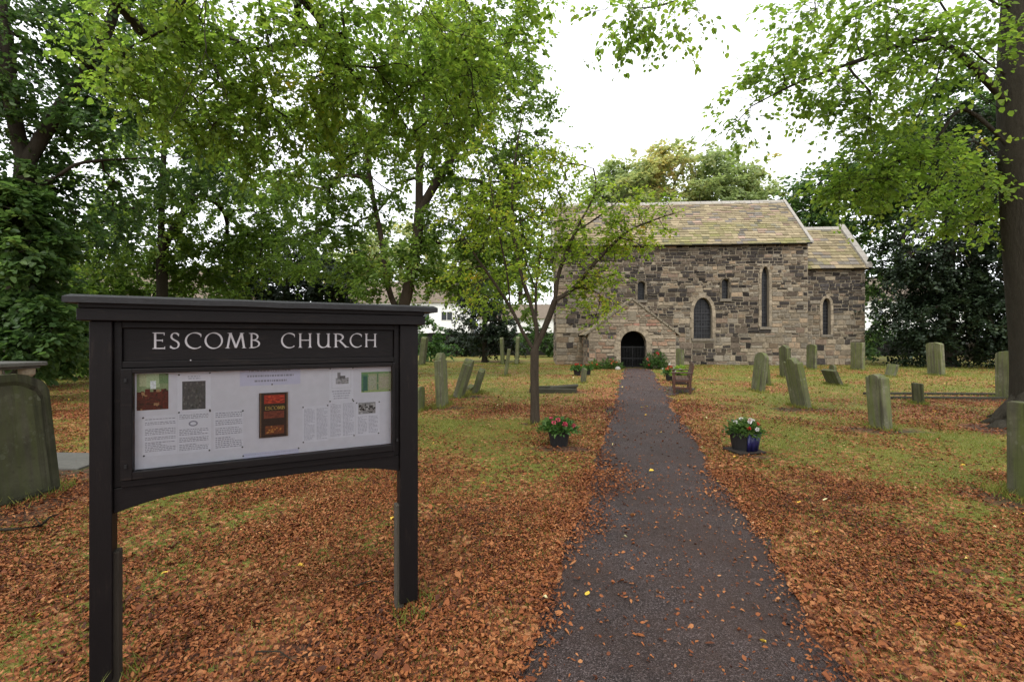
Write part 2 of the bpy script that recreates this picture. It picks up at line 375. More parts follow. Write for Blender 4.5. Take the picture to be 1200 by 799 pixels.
ground = np_mesh('ground', np.stack([XX, YY, ZZ], -1), np.stack([a0, a0+1, a0+nx+1, a0+nx], -1), ground_mat(), smooth=True)
ground['kind'] = 'structure'
for nm, fn in (('leafy', leafy), ('soil', soil)):
    at = ground.data.attributes.new(nm, 'FLOAT', 'POINT'); at.data.foreach_set('value', fn(XX, YY).astype(np.float32).ravel())
# path
def path_mat():
    m = NT('dark_fine_gravel'); p = m.pos()
    vo = m.n('ShaderNodeTexVoronoi', Scale=150.0); m.l(p, vo.inputs['Vector']); vs = m.n('ShaderNodeSeparateColor'); m.l(vo.outputs['Color'], vs.inputs[0])
    g = m.noise(1.3, 6, .65, p)
    c = m.ramp(vs.outputs[0], [(0, (.022,.0135,.0125)), (.45, (.056,.038,.036)), (.8, (.102,.076,.074)), (1, (.21,.168,.165))])
    c = m.mix(.75, c, m.ramp(g, [(.3, (.42,.37,.34)), (.7, (1.3,1.27,1.27))]), 'MULTIPLY')
    c = m.mix(m.ramp(m.noise(.9, 6, .7, p), [(.38, (0,0,0)), (.64, (.75,.75,.75))]), c, (.062,.032,.022))
    m.l(c, m.b.inputs['Base Color']); m.b.inputs['Roughness'].default_value = .75; m.b.inputs['Specular IOR Level'].default_value = .35
    m.bump(vo.outputs['Distance'], 1.0, .02); return m.m
py = np.concatenate([np.arange(-3, 12, .08), np.arange(12, 24.75, .2)]); pu = np.linspace(-1, 1, 15)
PU, PY = np.meshgrid(pu, py)
hwl = np.interp(py, [2,5,8], [.82,.77,.72])+.5*(fbm(py*1.6, py*0+7.7, 5)-.5); hwr = np.interp(py, [2,5,8], [.82,.77,.72])+.45*(fbm(py*1.6, py*0+23.1, 4)-.5)
HW = np.where(PU < 0, hwl[:, None], hwr[:, None])
PXX = .267*PY+.244+PU*HW
PZ = hgt(PXX, PY)+.006+.012*(1-PU**2)
ii, jj = np.meshgrid(np.arange(14), np.arange(len(py)-1)); a0 = (jj*15+ii).ravel()
path = np_mesh('path', np.stack([PXX, PY, PZ], -1), np.stack([a0, a0+1, a0+16, a0+15], -1), path_mat(), smooth=True); path['kind'] = 'structure'
# gravel pad in front of the bench
pm = MB(); pts = []
for k in range(22):
    t = 2*math.pi*k/22; r = 1+.18*math.sin(3*t+1)+.1*math.sin(7*t)
    pts.append((4.85+.75*r*math.cos(t)+.25*1.1*r*math.sin(t), 14.2+1.25*r*math.sin(t), .004+.016))
pm.add(pts, [tuple(range(22))]); pad = pm.build('gravel_pad', path.data.materials[0]); pad['kind'] = 'structure'

# ------------------------------------------------------------------ leaves
def leaves(name, pos, axis, nrm, Ln, Wd, mat, parent=None, fold=.18, droop=.12):
    fold = np.reshape(fold, (-1, 1)); droop = np.reshape(droop, (-1, 1))
    n = len(pos); ax = axis/np.linalg.norm(axis, axis=1, keepdims=True)
    s = np.cross(nrm, ax); s /= np.linalg.norm(s, axis=1, keepdims=True)+1e-9
    nn = np.cross(ax, s); Ln = Ln[:, None]; Wd = Wd[:, None]
    V = np.empty((n, 6, 3), np.float32)
    V[:,0] = pos; V[:,3] = pos+ax*Ln-nn*Ln*droop
    V[:,1] = pos+ax*Ln*.32+s*Wd*.5+nn*Wd*fold; V[:,2] = pos+ax*Ln*.72+s*Wd*.40+nn*Wd*fold*.6-nn*Ln*droop*.4
    V[:,5] = pos+ax*Ln*.32-s*Wd*.5+nn*Wd*fold; V[:,4] = pos+ax*Ln*.72-s*Wd*.40+nn*Wd*fold*.6-nn*Ln*droop*.4
    b = (np.arange(n)*6)[:, None]
    Fc = np.concatenate([b+np.array([[0,1,2,3]]), b+np.array([[0,3,4,5]])], 1).reshape(-1, 4)
    return np_mesh(name, V, Fc, mat, parent)
def catmull(pts, n=5):
    pts = [Vector(p) for p in pts]; out = []
    for i in range(len(pts)-1):
        p0 = pts[max(i-1,0)]; p1 = pts[i]; p2 = pts[i+1]; p3 = pts[min(i+2, len(pts)-1)]
        for k in range(n):
            t = k/n
            out.append(.5*((2*p1)+(p2-p0)*t+(2*p0-5*p1+4*p2-p3)*t*t+(3*p1-p0-3*p2+p3)*t**3))
    out.append(pts[-1]); return out
def tree(name, label, cat, trunks, lobes, leaf, bark, per=60, size=.12, spread=.45, R0=.3, RB=None, rtip=.008, limbs=(), seed=1, group=None,
         step=.6, shell=.5, up=.3, minr=0, flare=.7, flat_=.55, arc=.10, twigs=False):
    """trunks: polylines from the ground; limbs: polylines starting near a trunk; lobes: (centre, (rx,ry,rz), clusters)"""
    g = np.random.default_rng(seed)
    base = Vector(trunks[0][0]); root = empty(name, label, cat, base, group=group)
    pos = []; par = []
    def chain(pl, start):
        prev = start
        for p in pl: pos.append(np.array(p, float)); par.append(prev); prev = len(pos)-1
    for i, t in enumerate(trunks):
        pl = catmull(t, 5)
        if i == 0: chain(pl, -1)
        else:
            A = np.array(pos); k = int(np.argmin(np.linalg.norm(A-np.array(pl[0]), axis=1))); chain(pl[1:], k)
    ntr = len(pos)
    for t in limbs:
        pl = catmull(t, 4); A = np.array(pos); k = int(np.argmin(np.linalg.norm(A-np.array(pl[0]), axis=1))); chain(pl[1:], k)
    tg = []
    for c, r, n in lobes:
        d = g.normal(size=(n, 3)); d /= np.linalg.norm(d, axis=1, keepdims=True)
        rad = (shell+(1-shell)*g.random(n))**.8 if shell > 0 else g.random(n)**(1/3)
        tg.append(np.array(c)+d*rad[:, None]*np.array(r))
    tg = np.concatenate(tg) if tg else np.zeros((0,3))
    tg = tg[tg[:,2] > .25]
    top = pos[ntr-1]; o = np.argsort(np.linalg.norm(tg-top, axis=1)*(.8+.4*g.random(len(tg)))); tg = tg[o]
    low = min(3, ntr//3); tips = []
    for p in tg:
        A = np.array(pos); v = p-A; d = np.linalg.norm(v, axis=1)+1e-6
        cost = d*(1+up*np.maximum(0, -v[:,2]/d)); cost[:low] += 50
        k = int(np.argmin(cost)); D = d[k]; ns = max(1, int(math.ceil(D/step)))
        bl = g.normal(size=3)*arc*D; bl[2] = abs(bl[2])
        prev = k; a = A[k]
        for q in range(1, ns+1):
            t = q/ns; x = a+(p-a)*t+bl*math.sin(math.pi*t)+(g.normal(size=3)*.03*D/ns if q < ns else 0)
            pos.append(x); par.append(prev); prev = len(pos)-1
        tips.append(prev)
    pos = np.array(pos); par = np.array(par); N = len(pos); cnt = np.zeros(N); kids = [[] for _ in range(N)]
    for i in range(N-1, -1, -1):
        cnt[i] = max(cnt[i], 1) if not kids[i] else max(cnt[i], 1)
        if par[i] >= 0: cnt[par[i]] += cnt[i]; kids[par[i]].append(i)
    # leaf count through tips only
    cnt = np.zeros(N)
    for i in range(N-1, -1, -1):
        if not kids[i]: cnt[i] = 1
        if par[i] >= 0: cnt[par[i]] += cnt[i]
    pw = math.log((RB or R0*.7)/rtip)/math.log(max(cnt[0], 2)); rad = rtip*cnt**pw
    z = pos[:,2]-base.z
    rad[:ntr] = np.maximum(rad[:ntr], R0*np.clip(1-np.arange(ntr)/ntr*.75, .15, 1)*(.55 if len(trunks) > 1 else .6))
    rad[:ntr] *= 1+flare*np.exp(-np.maximum(z[:ntr], 0)/.22)
    V = []; Fq = []; nv = 0
    main = [max(k, key=lambda q: cnt[q]) if k else -1 for k in kids]
    ring = {}
    K = 10
    def mk(i, c, d, r, k):
        ref = np.array([1.,0,0]) if abs(d[0]) < .85 else np.array([0,1.,0])
        a = np.cross(d, ref); a /= np.linalg.norm(a)+1e-9; b = np.cross(d, a)
        th = 2*np.pi*np.arange(k)/k
        return c+(np.cos(th)[:,None]*a+np.sin(th)[:,None]*b)*r
    for i in range(N):
        p = par[i]
        if p < 0 or rad[i] < minr: continue
        d = pos[i]-pos[p]; d = d/(np.linalg.norm(d)+1e-9)
        k = 18 if rad[i] > .15 else (8 if rad[i] > .03 else 4)
        if p in ring and main[p] == i and ring[p][1] == k: r0 = ring[p][0]
        else:
            V.append(mk(p, pos[p]-d*min(rad[i], .03), d, rad[i]*1.12 if par[p] >= 0 else rad[p], k)); r0 = nv; nv += k
        V.append(mk(i, pos[i], d, rad[i], k)); r1 = nv; nv += k; ring[i] = (r1, k)
        q = np.arange(k); Fq.append(np.stack([r0+q, r0+(q+1)%k, r1+(q+1)%k, r1+q], -1))
    V = np.concatenate(V)-np.array(base); np_mesh('trunk', V, np.concatenate(Fq), bark, root, smooth=True)
    # leaves along the outer twigs and round the tips
    if tips:
        tp = pos[tips]; pd = tp-pos[par[tips]]; pd /= np.linalg.norm(pd, axis=1, keepdims=True)+1e-9
        NS = 5; nt = len(tips)
        d = g.normal(size=(nt,NS,3))*np.array([1,1,.5])+.9*pd[:,None]+np.array([0,0,-.15]); d /= np.linalg.norm(d, axis=2, keepdims=True)
        ln = spread*(.7+1.1*g.random((nt,NS)))
        m = nt*per; ti = np.repeat(np.arange(nt), (per*(.55+.9*g.random(nt))).astype(int)); m = len(ti); k = g.integers(0, NS, m); t = .08+.95*g.random(m)**.8
        D_ = d[ti,k]; L_ = ln[ti,k][:,None]; T_ = t[:,None]
        down = np.array([0,0,-1.])
        lp = tp[ti]+D_*L_*T_+down*L_*T_**2*.35+np.clip(g.normal(size=(m,3)), -1.6, 1.6)*spread*.10
        sd = np.cross(D_, np.array([0,0,1.])); sd /= np.linalg.norm(sd, axis=1, keepdims=True)+1e-6
        sg_ = np.where(g.random(m) < .5, -1, 1)[:,None]
        ax = D_*.7+sd*sg_*.8+down*.3+g.normal(size=(m,3))*.28
        tn = g.normal(size=(nt,NS,3))*.4+np.array([0,0,1.]); nr = tn[ti,k]+g.normal(size=(m,3))*.30
        ok = lp[:,2] > .08; lp, ax, nr = lp[ok], ax[ok], nr[ok]; m = len(lp)
        Ln = size*(.55+.8*g.random(m)); leaves('crown', lp-np.array(base), ax, nr, Ln, Ln*(.58+.28*g.random(m)), leaf, root)
        if twigs:
            A = np.repeat(tp[:,None], NS, 1).reshape(-1,3); B = (tp[:,None]+d*ln[...,None]*.55+down*ln[...,None]*.10).reshape(-1,3); E = (tp[:,None]+d*ln[...,None]*.95+down*ln[...,None]*.32).reshape(-1,3)
            dd = d.reshape(-1,3); u1 = np.cross(dd, np.array([.3,.2,1.])); u1 /= np.linalg.norm(u1, axis=1, keepdims=True); u2 = np.cross(dd, u1); rr = rtip*.75
            Vt = []
            for C_, q in ((A, 1.), (B, .7), (E, .3)):
                for th in (0, 2.094, 4.189): Vt.append(C_+(u1*math.cos(th)+u2*math.sin(th))*rr*q)
            Vt = np.stack(Vt, 1)-np.array(base); b0 = (np.arange(len(A))*9)[:,None]
            Fc = np.concatenate([b0+np.array([[i, (i+1)%3, 3+(i+1)%3, 3+i]]) for i in (0,1,2)]+[b0+3+np.array([[i, (i+1)%3, 3+(i+1)%3, 3+i]]) for i in (0,1,2)], 1).reshape(-1,4)
            np_mesh('twigs', Vt, Fc, bark, root)
    return root
def lobe(x, y, D, rx, ry, n, rd=None):
    c = P(x, y, D); s = D/F
    return (tuple(c), (rx*s, (rd if rd else .8*(rx+ry)/2)*s, ry*s), n)

# ------------------------------------------------------------------ church
WA = math.atan2(1.0, 15.07)
church = empty('church', 'old sandstone church with stone slate roof, arched porch and lower chancel', 'church', (2.78, 28.5, 0), -WA)
def clip(poly, a, b, c):                            # keep a*x+b*z<=c
    out = []
    for i in range(len(poly)):
        p = poly[i]; q = poly[(i+1) % len(poly)]
        dp = a*p[0]+b*p[1]-c; dq = a*q[0]+b*q[1]-c
        if dp <= 0: out.append(p)
        if dp*dq < 0:
            t = dp/(dp-dq); out.append((p[0]+(q[0]-p[0])*t, p[1]+(q[1]-p[1])*t))
    return out
def arch(cx, z0, zs, hw, zt, pointed=True, n=8):     # outline of an opening, counter-clockwise from bottom left
    pts = [(cx-hw, z0), (cx+hw, z0), (cx+hw, zs)]
    H = zt-zs
    for k in range(1, n):
        t = k/n
        if pointed: pts.append((cx+hw*(1-t**1.55), zs+H*math.sin(t*math.pi/2)**.92))
        else: pts.append((cx+hw*math.cos(t*math.pi/2), zs+H*math.sin(t*math.pi/2)))
    pts.append((cx, zt))
    for k in range(n-1, 0, -1):
        t = k/n
        if pointed: pts.append((cx-hw*(1-t**1.55), zs+H*math.sin(t*math.pi/2)**.92))
        else: pts.append((cx-hw*math.cos(t*math.pi/2), zs+H*math.sin(t*math.pi/2)))
    pts.append((cx-hw, zs)); return pts
def half_at(o, z):                                   # half width of an opening plus its dressed margin at height z
    pl, mg = o
    zs = [p[1] for p in pl]; z0, z1 = min(zs), max(zs)
    if z < z0-mg or z > z1+mg: return None
    xs = []
    zz = min(max(z, z0+.001), z1-.001)
    for i in range(len(pl)):
        p = pl[i]; q = pl[(i+1) % len(pl)]
        if (p[1]-zz)*(q[1]-zz) <= 0 and p[1] != q[1]: xs.append(p[0]+(q[0]-p[0])*(zz-p[1])/(q[1]-p[1]))
    if not xs: return None
    return (min(xs)-mg, max(xs)+mg)
def masonry(x0, x1, z0, z1, halves, opens, rng, y=0., tone=None, hmin=.13, hmax=.32, lmin=.18, lmax=.58, quoin=(True, True), sootf=1.0):
    mb = MB(); z = z0
    while z < z1-.03:
        k = (z-z0)/(z1-z0)
        h = rng.uniform(hmin, hmax)*(1.25-.5*k)
        if z+h > z1-.08: h = z1-z
        zm = z+h/2
        bl = sorted([b for b in ((half_at(o, zz)) for o in opens for zz in (zm,)) if b])
        segs = []; a = x0
        for b in bl:
            if b[0] > a+.03: segs.append((a, b[0]))
            a = max(a, b[1])
        if a < x1: segs.append((a, x1))
        for (sa, sb) in segs:
            x = sa
            while x < sb-.02:
                L = rng.uniform(lmin, lmax)*(.7+h/hmax*.6)
                q = False
                if (x == x0 and quoin[0]): L = rng.uniform(.35, .85); q = True
                if sb-(x+L) < lmin*.7: L = sb-x
                if quoin[1] and sb == x1 and x+L > x1-.1: q = True
                gp = rng.uniform(.014, .032); dz0 = rng.uniform(-.012, .012)
                sub = [(x, z, L, h)]
                if not q and h > .2 and rng.random() < .3: sub = [(x, z, L, h*.5), (x, z+h*.5, L, h*.5)]
                for (ax, az, aL, ah) in sub:
                    j = lambda: rng.uniform(-.02, .02)
                    poly = [(ax+gp+j(), az+gp+j()), (ax+aL-gp+j(), az+gp+j()), (ax+aL-gp+j(), az+ah-gp+j()), (ax+gp+j(), az+ah-gp+j())]
                    for hp in halves:
                        if poly: poly = clip(poly, *hp)
                    if len(poly) < 3: continue
                    mb.col(tone(ax+aL/2, az+ah/2, q, rng))
                    pr = rng.uniform(.018, .055)
                    mb.prism(poly, y-pr, y+.02, .018, .016)
                x += L
        z += h
    return mb
def wall_panel(name, outline, opens, y, depth, mat, parent, thick=.5):
    """a sheet with real openings and their reveals"""
    bm = bmesh.new(); loops = []
    for pl in [outline]+opens:
        vs = [bm.verts.new((p[0], y, p[1])) for p in pl]
        loops.append([bm.edges.new((vs[i], vs[(i+1) % len(vs)])) for i in range(len(vs))])
    bmesh.ops.triangle_fill(bm, use_beauty=True, use_dissolve=False, edges=[e for l in loops for e in l])
    for l in loops[1:]:
        r = bmesh.ops.extrude_edge_only(bm, edges=l)
        for v in [g for g in r['geom'] if isinstance(g, bmesh.types.BMVert)]: v.co.y += depth
    r = bmesh.ops.extrude_edge_only(bm, edges=loops[0])
    for v in [g for g in r['geom'] if isinstance(g, bmesh.types.BMVert)]: v.co.y += thick
    bmesh.ops.recalc_face_normals(bm, faces=bm.faces)
    me = bpy.data.meshes.new(name); bm.to_mesh(me); bm.free(); me.materials.append(mat); return link(name, me, parent)
def nav_tone(x, z, q, rng):
    n = float(fbm(np.array(x*.75+3), np.array(z*1.1+8), 4)); up = z/7.3
    pd = .34+3.4*max(-.06, n-.47)+.26*(up > .46)*(up < .98)+.16*(up > .88)-.30*(up < .22)
    if q: pd *= .35
    if x > 12.6: pd *= .6
    u = rng.random()
    if u < pd*.60: b = rng.uniform(.018, .060); return (b, b*.86, b*.77)
    if u < pd*1.1: b = rng.uniform(.055, .14); return (b*1.08, b*.85, b*.64)
    b = rng.uniform(.13, .29); w_ = rng.random()
    if w_ < .2: return (b, b*.75, b*.50)
    if w_ < .24: return (b*.9, b*.66, b*.48)
    if w_ < .55: return (b*.9, b*.78, b*.60)
    return (b, b*.82, b*.58)
def px2wall(x, y, off=0.0):                          # photo pixel -> local x, z of the church's south wall plane at local y = off
    c, s = math.cos(WA), math.sin(WA); X0, Y0 = 2.78+off*s, 28.5+off*c; k = (x-CX)/F
    u = (Y0*k-X0)/(c+k*s); D = Y0-u*s
    return u, EYE-(y-HY)/F*D
rng = random.Random(3)
NL, NE, ND, NR = px2wall(946.5, 400)[0], 7.33, 5.8, 10.8     # nave length, eaves, depth, ridge
def win(xa, xb, yt, yb, ys, pointed, off=0.0):
    ua, zt = px2wall(xa, yt, off); ub, zb = px2wall(xb, yb, off); zs = px2wall(xb, ys, off)[1]
    return arch((ua+ub)/2, zb, zs, (ub-ua)/2, zt, pointed)
nw = [win(812.5, 834.5, 349, 396.5, 366, True), win(892, 901, 312.5, 383, 326, True), win(845.5, 854.5, 327, 350, 331, False), win(747, 756, 330, 351.5, 333.5, False)]
nlab = ['broad pointed window with leaded panes', 'tall narrow pointed lancet window', 'small round-headed window slit high in the wall', 'small round-headed window slit above the porch']
opens = [(o, m) for o, m in zip(nw, (.2, .17, .1, .1))]
wall_panel('nave_wall', [(0,-.1),(NL,-.1),(NL,NE),(0,NE)], nw, 0, .35, M['mortar'], church, ND)
o = masonry(0, NL, 0.0, NE, [], opens, rng, 0., nav_tone)
o.build('rubble_facing', M['stone_wall'], church, recalc=False)
def surround(name, pl, wdt, y0, y1, mat, parent, rng, segs=None, bottom=True, lo=.20, hi=.32):
    """dressed stones round an opening, each its own block"""
    mb = MB(); n = len(pl); cx = sum(p[0] for p in pl)/n
    st = 1 if not bottom else 0
    pts = [pl[i] for i in range(1, n)]+[pl[0]]       # up one side, over, down the other
    # resample
    out = []
    for i in range(len(pts)-1):
        a, b = pts[i], pts[i+1]; L = math.hypot(b[0]-a[0], b[1]-a[1]); k = max(1, int(round(L/.32)))
        for q in range(k): out.append((a[0]+(b[0]-a[0])*q/k, a[1]+(b[1]-a[1])*q/k))
    out.append(pts[-1])
    def off(i, d):
        a = out[max(i-1,0)]; b = out[min(i+1, len(out)-1)]
        tx, tz = b[0]-a[0], b[1]-a[1]; L = math.hypot(tx, tz) or 1
        return (out[i][0]+tz/L*d, out[i][1]-tx/L*d)
    for i in range(len(out)-1):
        wd = wdt*(rng.choice((.75, 1.0, 1.15)) if abs(out[i][0]-out[i+1][0]) < .02 else 1)
        t = rng.uniform(lo, hi); mb.col((t, t*.83, t*.60))
        p = [off(i, 0), off(i, wd), off(i+1, wd), off(i+1, 0)]
        mb.prism(p, y0-rng.uniform(.0, .015), y1, .012, .01)
    if bottom:
        a, b = pl[0], pl[1]; mb.col((.16,.14,.11)); mb.prism([(a[0]-.12, a[1]-.16), (b[0]+.12, b[1]-.16), (b[0]+.12, b[1]-.004), (a[0]-.12, a[1]-.004)], y0-.05, y1, .015, .01)
    return mb.build(name, M['stone_wall'], parent)
def window(pl, wdt, yo, parent, label, glass='leaded', lo=.18, hi=.30):
    zs = [p[1] for p in pl]; xs = [p[0] for p in pl]
    mb = MB(); mb.add([(p[0], yo+.24, p[1]) for p in pl], [tuple(range(len(pl)))])
    wn = mb.build('window', M[glass], parent); wn['label'] = label
    surround('surround', pl, wdt, yo-.055, yo+.01, None, wn, rng, lo=lo, hi=hi)
    cx = (min(xs)+max(xs))/2; W = max(xs)-min(xs)
    z = min(zs)+.28
    while z < max(zs)-.25:
        h = half_at((pl, 0), z); mb = MB(); mb.box(h[0]+.005, h[1]-.005, yo+.205, yo+.225, z-.012, z+.012); mb.build('saddle_bar', M['lead'], wn); z += .42
    if W > .7: mb = MB(); mb.box(cx-.015, cx+.015, yo+.20, yo+.204, min(zs), max(zs)-.06); mb.build('mullion', M['lead'], wn)
    return wn
for pl, m, lb, (lo, hi) in zip(nw, (.19, .15, .1, .1), nlab, ((.18,.30),(.16,.28),(.04,.16),(.05,.18))): window(pl, m, 0, church, lb, lo=lo, hi=hi)
# ends of the nave: west gable, east gable
def plain_gable(name, x, y0, y1, ze, zr, inward, parent):
    mb = MB(); ym = (y0+y1)/2
    mb.add([(x,y0,0),(x,y1,0),(x,y1,ze),(x,ym,zr),(x,y0,ze),(x+inward,y0,0),(x+inward,y1,0),(x+inward,y1,ze),(x+inward,ym,zr),(x+inward,y0,ze)],
           [(0,1,2,3,4),(9,8,7,6,5),(0,5,6,1),(1,6,7,2),(2,7,8,3),(3,8,9,4),(4,9,5,0)])
    return mb.build(name, M['mortar'], parent)
plain_gable('gable_wall', -.004, .004, ND, NE, NR-.12, .5, church); plain_gable('gable_wall', NL+.004, .004, ND, NE, NR-.12, -.5, church)
# west and east return faces of stones (seen from the side)
def side_masonry(x, sgn, y0, y1, z1, halves=()):
    mb = masonry(0, y1-y0, 0, z1, halves, [], rng, 0., nav_tone, lmin=.3, lmax=.9)
    # turn into the plane x = const
    mb.v = [((x-(-v[1]) if sgn < 0 else x+(-v[1])), y0+v[0], v[2]) for v in mb.v]
    return mb.build('rubble_facing', M['stone_wall'], church)
side_masonry(-.004, -1, 0, ND, NE); side_masonry(NL+.004, 1, 0, ND, NE)
def slates(x0, x1, ylo, zlo, yhi, zhi, rows, rng, ln=(.28,.6), over=.12):
    """courses of stone slates on a slope rising from (ylo, zlo) to (yhi, zhi)"""
    mb = MB(); dy, dz = yhi-ylo, zhi-zlo; S = math.hypot(dy, dz); ny_, nz_ = -dz/S, dy/S
    s = -over; hs_ = []
    for r in range(rows): hs_.append(1.25-.5*r/rows)
    tot = sum(hs_); sc_ = (S+over)/tot
    for r in range(rows):
        h = hs_[r]*sc_; x = x0-rng.uniform(0, .1) if False else x0
        while x < x1-.02:
            L = rng.uniform(*ln); L = min(L, x1-x)
            if x1-(x+L) < .14: L = x1-x
            t0 = rng.uniform(.035, .06); sa = s+rng.uniform(-.012, .012); sb = s+h+.05
            cx_, sm = x+L/2, s+h/2
            n = float(fbm(np.array(cx_*.5+70), np.array(sm*1.1+5), 4)); b = rng.uniform(.16, .31); u = rng.random()
            if u < .10: c = (b, b*.72, b*.54)
            elif u < .28: b *= .6; c = (b, b*.88, b*.76)
            else: c = (b, b*.81, b*.51)
            ms = max(0, min(.6, (n-.50)*4.0))*(1.25-.8*sm/S)*rng.uniform(.3, 1.2)+.1*rng.random()
            ms = max(0., min(.8, ms))
            c = tuple(a*(1-ms)+g_*ms for a, g_ in zip(c, (.165,.165,.055)))
            mb.col(c)
            def pt(xx, ss, off): return (xx, ylo+dy*ss/S+ny_*off, zlo+dz*ss/S+nz_*off)
            g1 = .006
            mb.add([pt(x+g1, sa, t0), pt(x+L-g1, sa, t0), pt(x+L-g1, sb, .012), pt(x+g1, sb, .012), pt(x+g1, sa, 0), pt(x+L-g1, sa, 0), pt(x+L-g1, sb, -.02), pt(x+g1, sb, -.02)],
                   [(0,1,2,3),(4,5,1,0),(5,6,2,1),(7,4,0,3)])
            x += L
        s += h
    return mb
def roof(name, x0, x1, y0, y1, ze, zr, rows, parent, ov=.22):
    ym = (y0+y1)/2; k = (zr-ze)/(ym-y0)
    a = slates(x0, x1, y0-ov, ze-ov*k*.0+.06-0.0, ym, zr, rows, rng)
    b = slates(x0, x1, -(y1+ov), ze+.06, -ym, zr, rows//2, rng); b.v = [(v[0], -v[1], v[2]) for v in b.v]
    base = len(a.v); a.v += b.v; a.c += b.c; a.f += [tuple(base+i for i in f) for f in b.f]
    # deck below the slates
    rf = a.build(name, M['slate'], parent, recalc=True)
    d = MB(); d.add([(x0+.02,y0-ov+.05,ze-.02),(x1-.02,y0-ov+.05,ze-.02),(x1-.02,ym,zr-.10),(x0+.02,ym,zr-.10),(x0+.02,y1+ov-.05,ze-.02),(x1-.02,y1+ov-.05,ze-.02)],
                    [(0,1,2,3),(3,2,5,4),(0,4,5,1)])
    d.build('deck', M['dark'], rf)
    m = MB(); xx = x0
    while xx < x1-.05:
        L = min(rng.uniform(.5, .8), x1-xx)
        m.add([(xx+.01,ym-.20,zr-.16),(xx+L-.01,ym-.20,zr-.16),(xx+L-.01,ym,zr+.08),(xx+.01,ym,zr+.08),(xx+.01,ym+.20,zr-.16),(xx+L-.01,ym+.20,zr-.16)],
              [(0,1,2,3),(3,2,5,4),(0,3,4),(1,5,2),(0,4,5,1)]); xx += L
    m.build('ridge_stone', M['coping'], rf)
    return rf
rf = roof('nave_roof', -.12, NL+.02, 0, ND, NE, NR, 21, church)
g_ = MB(); g_.tube([(-.1,-.27,NE-.0),(NL+.1,-.27,NE-.0)], .055, 10); g_.build('gutter', M['iron'], church)
def coping(x, y0, y1, ze, zr, wdt, parent, both=True, ov=.28, th=.17):
    mb = MB(); ym = (y0+y1)/2
    for sgn in (1, -1):
        ya = y0-ov if sgn > 0 else y1+ov; n = 7
        for i in range(n):
            f0, f1 = i/n+.004, (i+1)/n-.004
            q = [(ya+(ym-ya)*f, ze+(zr-ze)*f) for f in (f0, f1)]
            mb.add([(x,q[0][0],q[0][1]-.05),(x+wdt,q[0][0],q[0][1]-.05),(x+wdt,q[1][0],q[1][1]-.05),(x,q[1][0],q[1][1]-.05),
                    (x,q[0][0],q[0][1]+th),(x+wdt,q[0][0],q[0][1]+th),(x+wdt,q[1][0],q[1][1]+th),(x,q[1][0],q[1][1]+th)],
                   [(0,3,2,1),(4,5,6,7),(0,1,5,4),(1,2,6,5),(2,3,7,6),(3,0,4,7)])
    return mb.build('coping', M['coping'], parent)
coping(NL+.03, 0, ND, NE+.04, NR+.02, .17, church, th=.10)
coping(-.29, 0, ND, NE+.04, NR+.02, .17, church, th=.10)
# chancel
CYO = .55; CLX = px2wall(1013.5, 400, CYO)[0]; CE = px2wall(990, 315, CYO)[1]; CD0, CD1 = CYO, 5.2; CR = 8.95
cw = [win(963.5, 973, 349.5, 392, 358, True, CYO)]
wall_panel('chancel_wall', [(NL+.06,-.1),(CLX,-.1),(CLX,CE),(NL+.06,CE)], cw, CYO, .35, M['mortar'], church, CD1-CD0)
def ch_tone(x, z, q, r):
    c = nav_tone(x, z, q, r)
    if .74*7.3 > z > 3.2 and r.random() < .30: b = r.uniform(.03,.07); return (b, b*.9, b*.85)
    return c
masonry(NL+.06, CLX, 0, CE, [], [(cw[0], .16)], rng, CYO, ch_tone, quoin=(False, True)).build('rubble_facing', M['stone_wall'], church, recalc=False)
window(cw[0], .15, CYO, church, 'narrow pointed chancel window')
plain_gable('gable_wall', CLX+.004, CD0+.004, CD1, CE, CR-.1, -.5, church)
side_masonry(CLX+.004, 1, CD0, CD1, CE)
roof('chancel_roof', NL+.06, CLX+.02, CD0, CD1, CE, CR, 15, church)
g_ = MB(); g_.tube([(NL+.08,CD0-.26,CE),(CLX+.2,CD0-.26,CE)], .05, 10); g_.build('gutter', M['iron'], church)
coping(CLX-.10, CD0, CD1, CE+.05, CR+.05, .36, church, th=.2)
# porch
PX, PYF, PHW, PEZ, PAZ = 3.93, -3.85, 2.30, 1.95, 3.72
dcx, dhw, dz1, dzt = 3.99, .68, 1.32, 2.02
door = arch(dcx, 0.001, dz1, dhw, dzt, False, 10)
sl = (PAZ-PEZ)/PHW
outl = [(PX-PHW,-.1),(PX+PHW,-.1),(PX+PHW,PEZ),(PX,PAZ),(PX-PHW,PEZ)]
# doorway notch in the outline
outl = [(PX-PHW,-.1),(dcx-dhw,-.1)]+[(p[0], p[1]) for p in ([door[0]]+list(reversed(door[2:])))]+[(dcx+dhw,.001),(dcx+dhw,-.1),(PX+PHW,-.1),(PX+PHW,PEZ),(PX,PAZ),(PX-PHW,PEZ)]
mb = MB()
bm = bmesh.new(); vs = [bm.verts.new((p[0], PYF, p[1])) for p in outl]
es = [bm.edges.new((vs[i], vs[(i+1) % len(vs)])) for i in range(len(vs))]
bmesh.ops.triangle_fill(bm, use_beauty=True, use_dissolve=False, edges=es)
r_ = bmesh.ops.extrude_edge_only(bm, edges=es)
for v in [g for g in r_['geom'] if isinstance(g, bmesh.types.BMVert)]: v.co.y += .45
bmesh.ops.recalc_face_normals(bm, faces=bm.faces)
me = bpy.data.meshes.new('porch_wall'); bm.to_mesh(me); bm.free(); me.materials.append(M['mortar']); link('porch_wall', me, church)
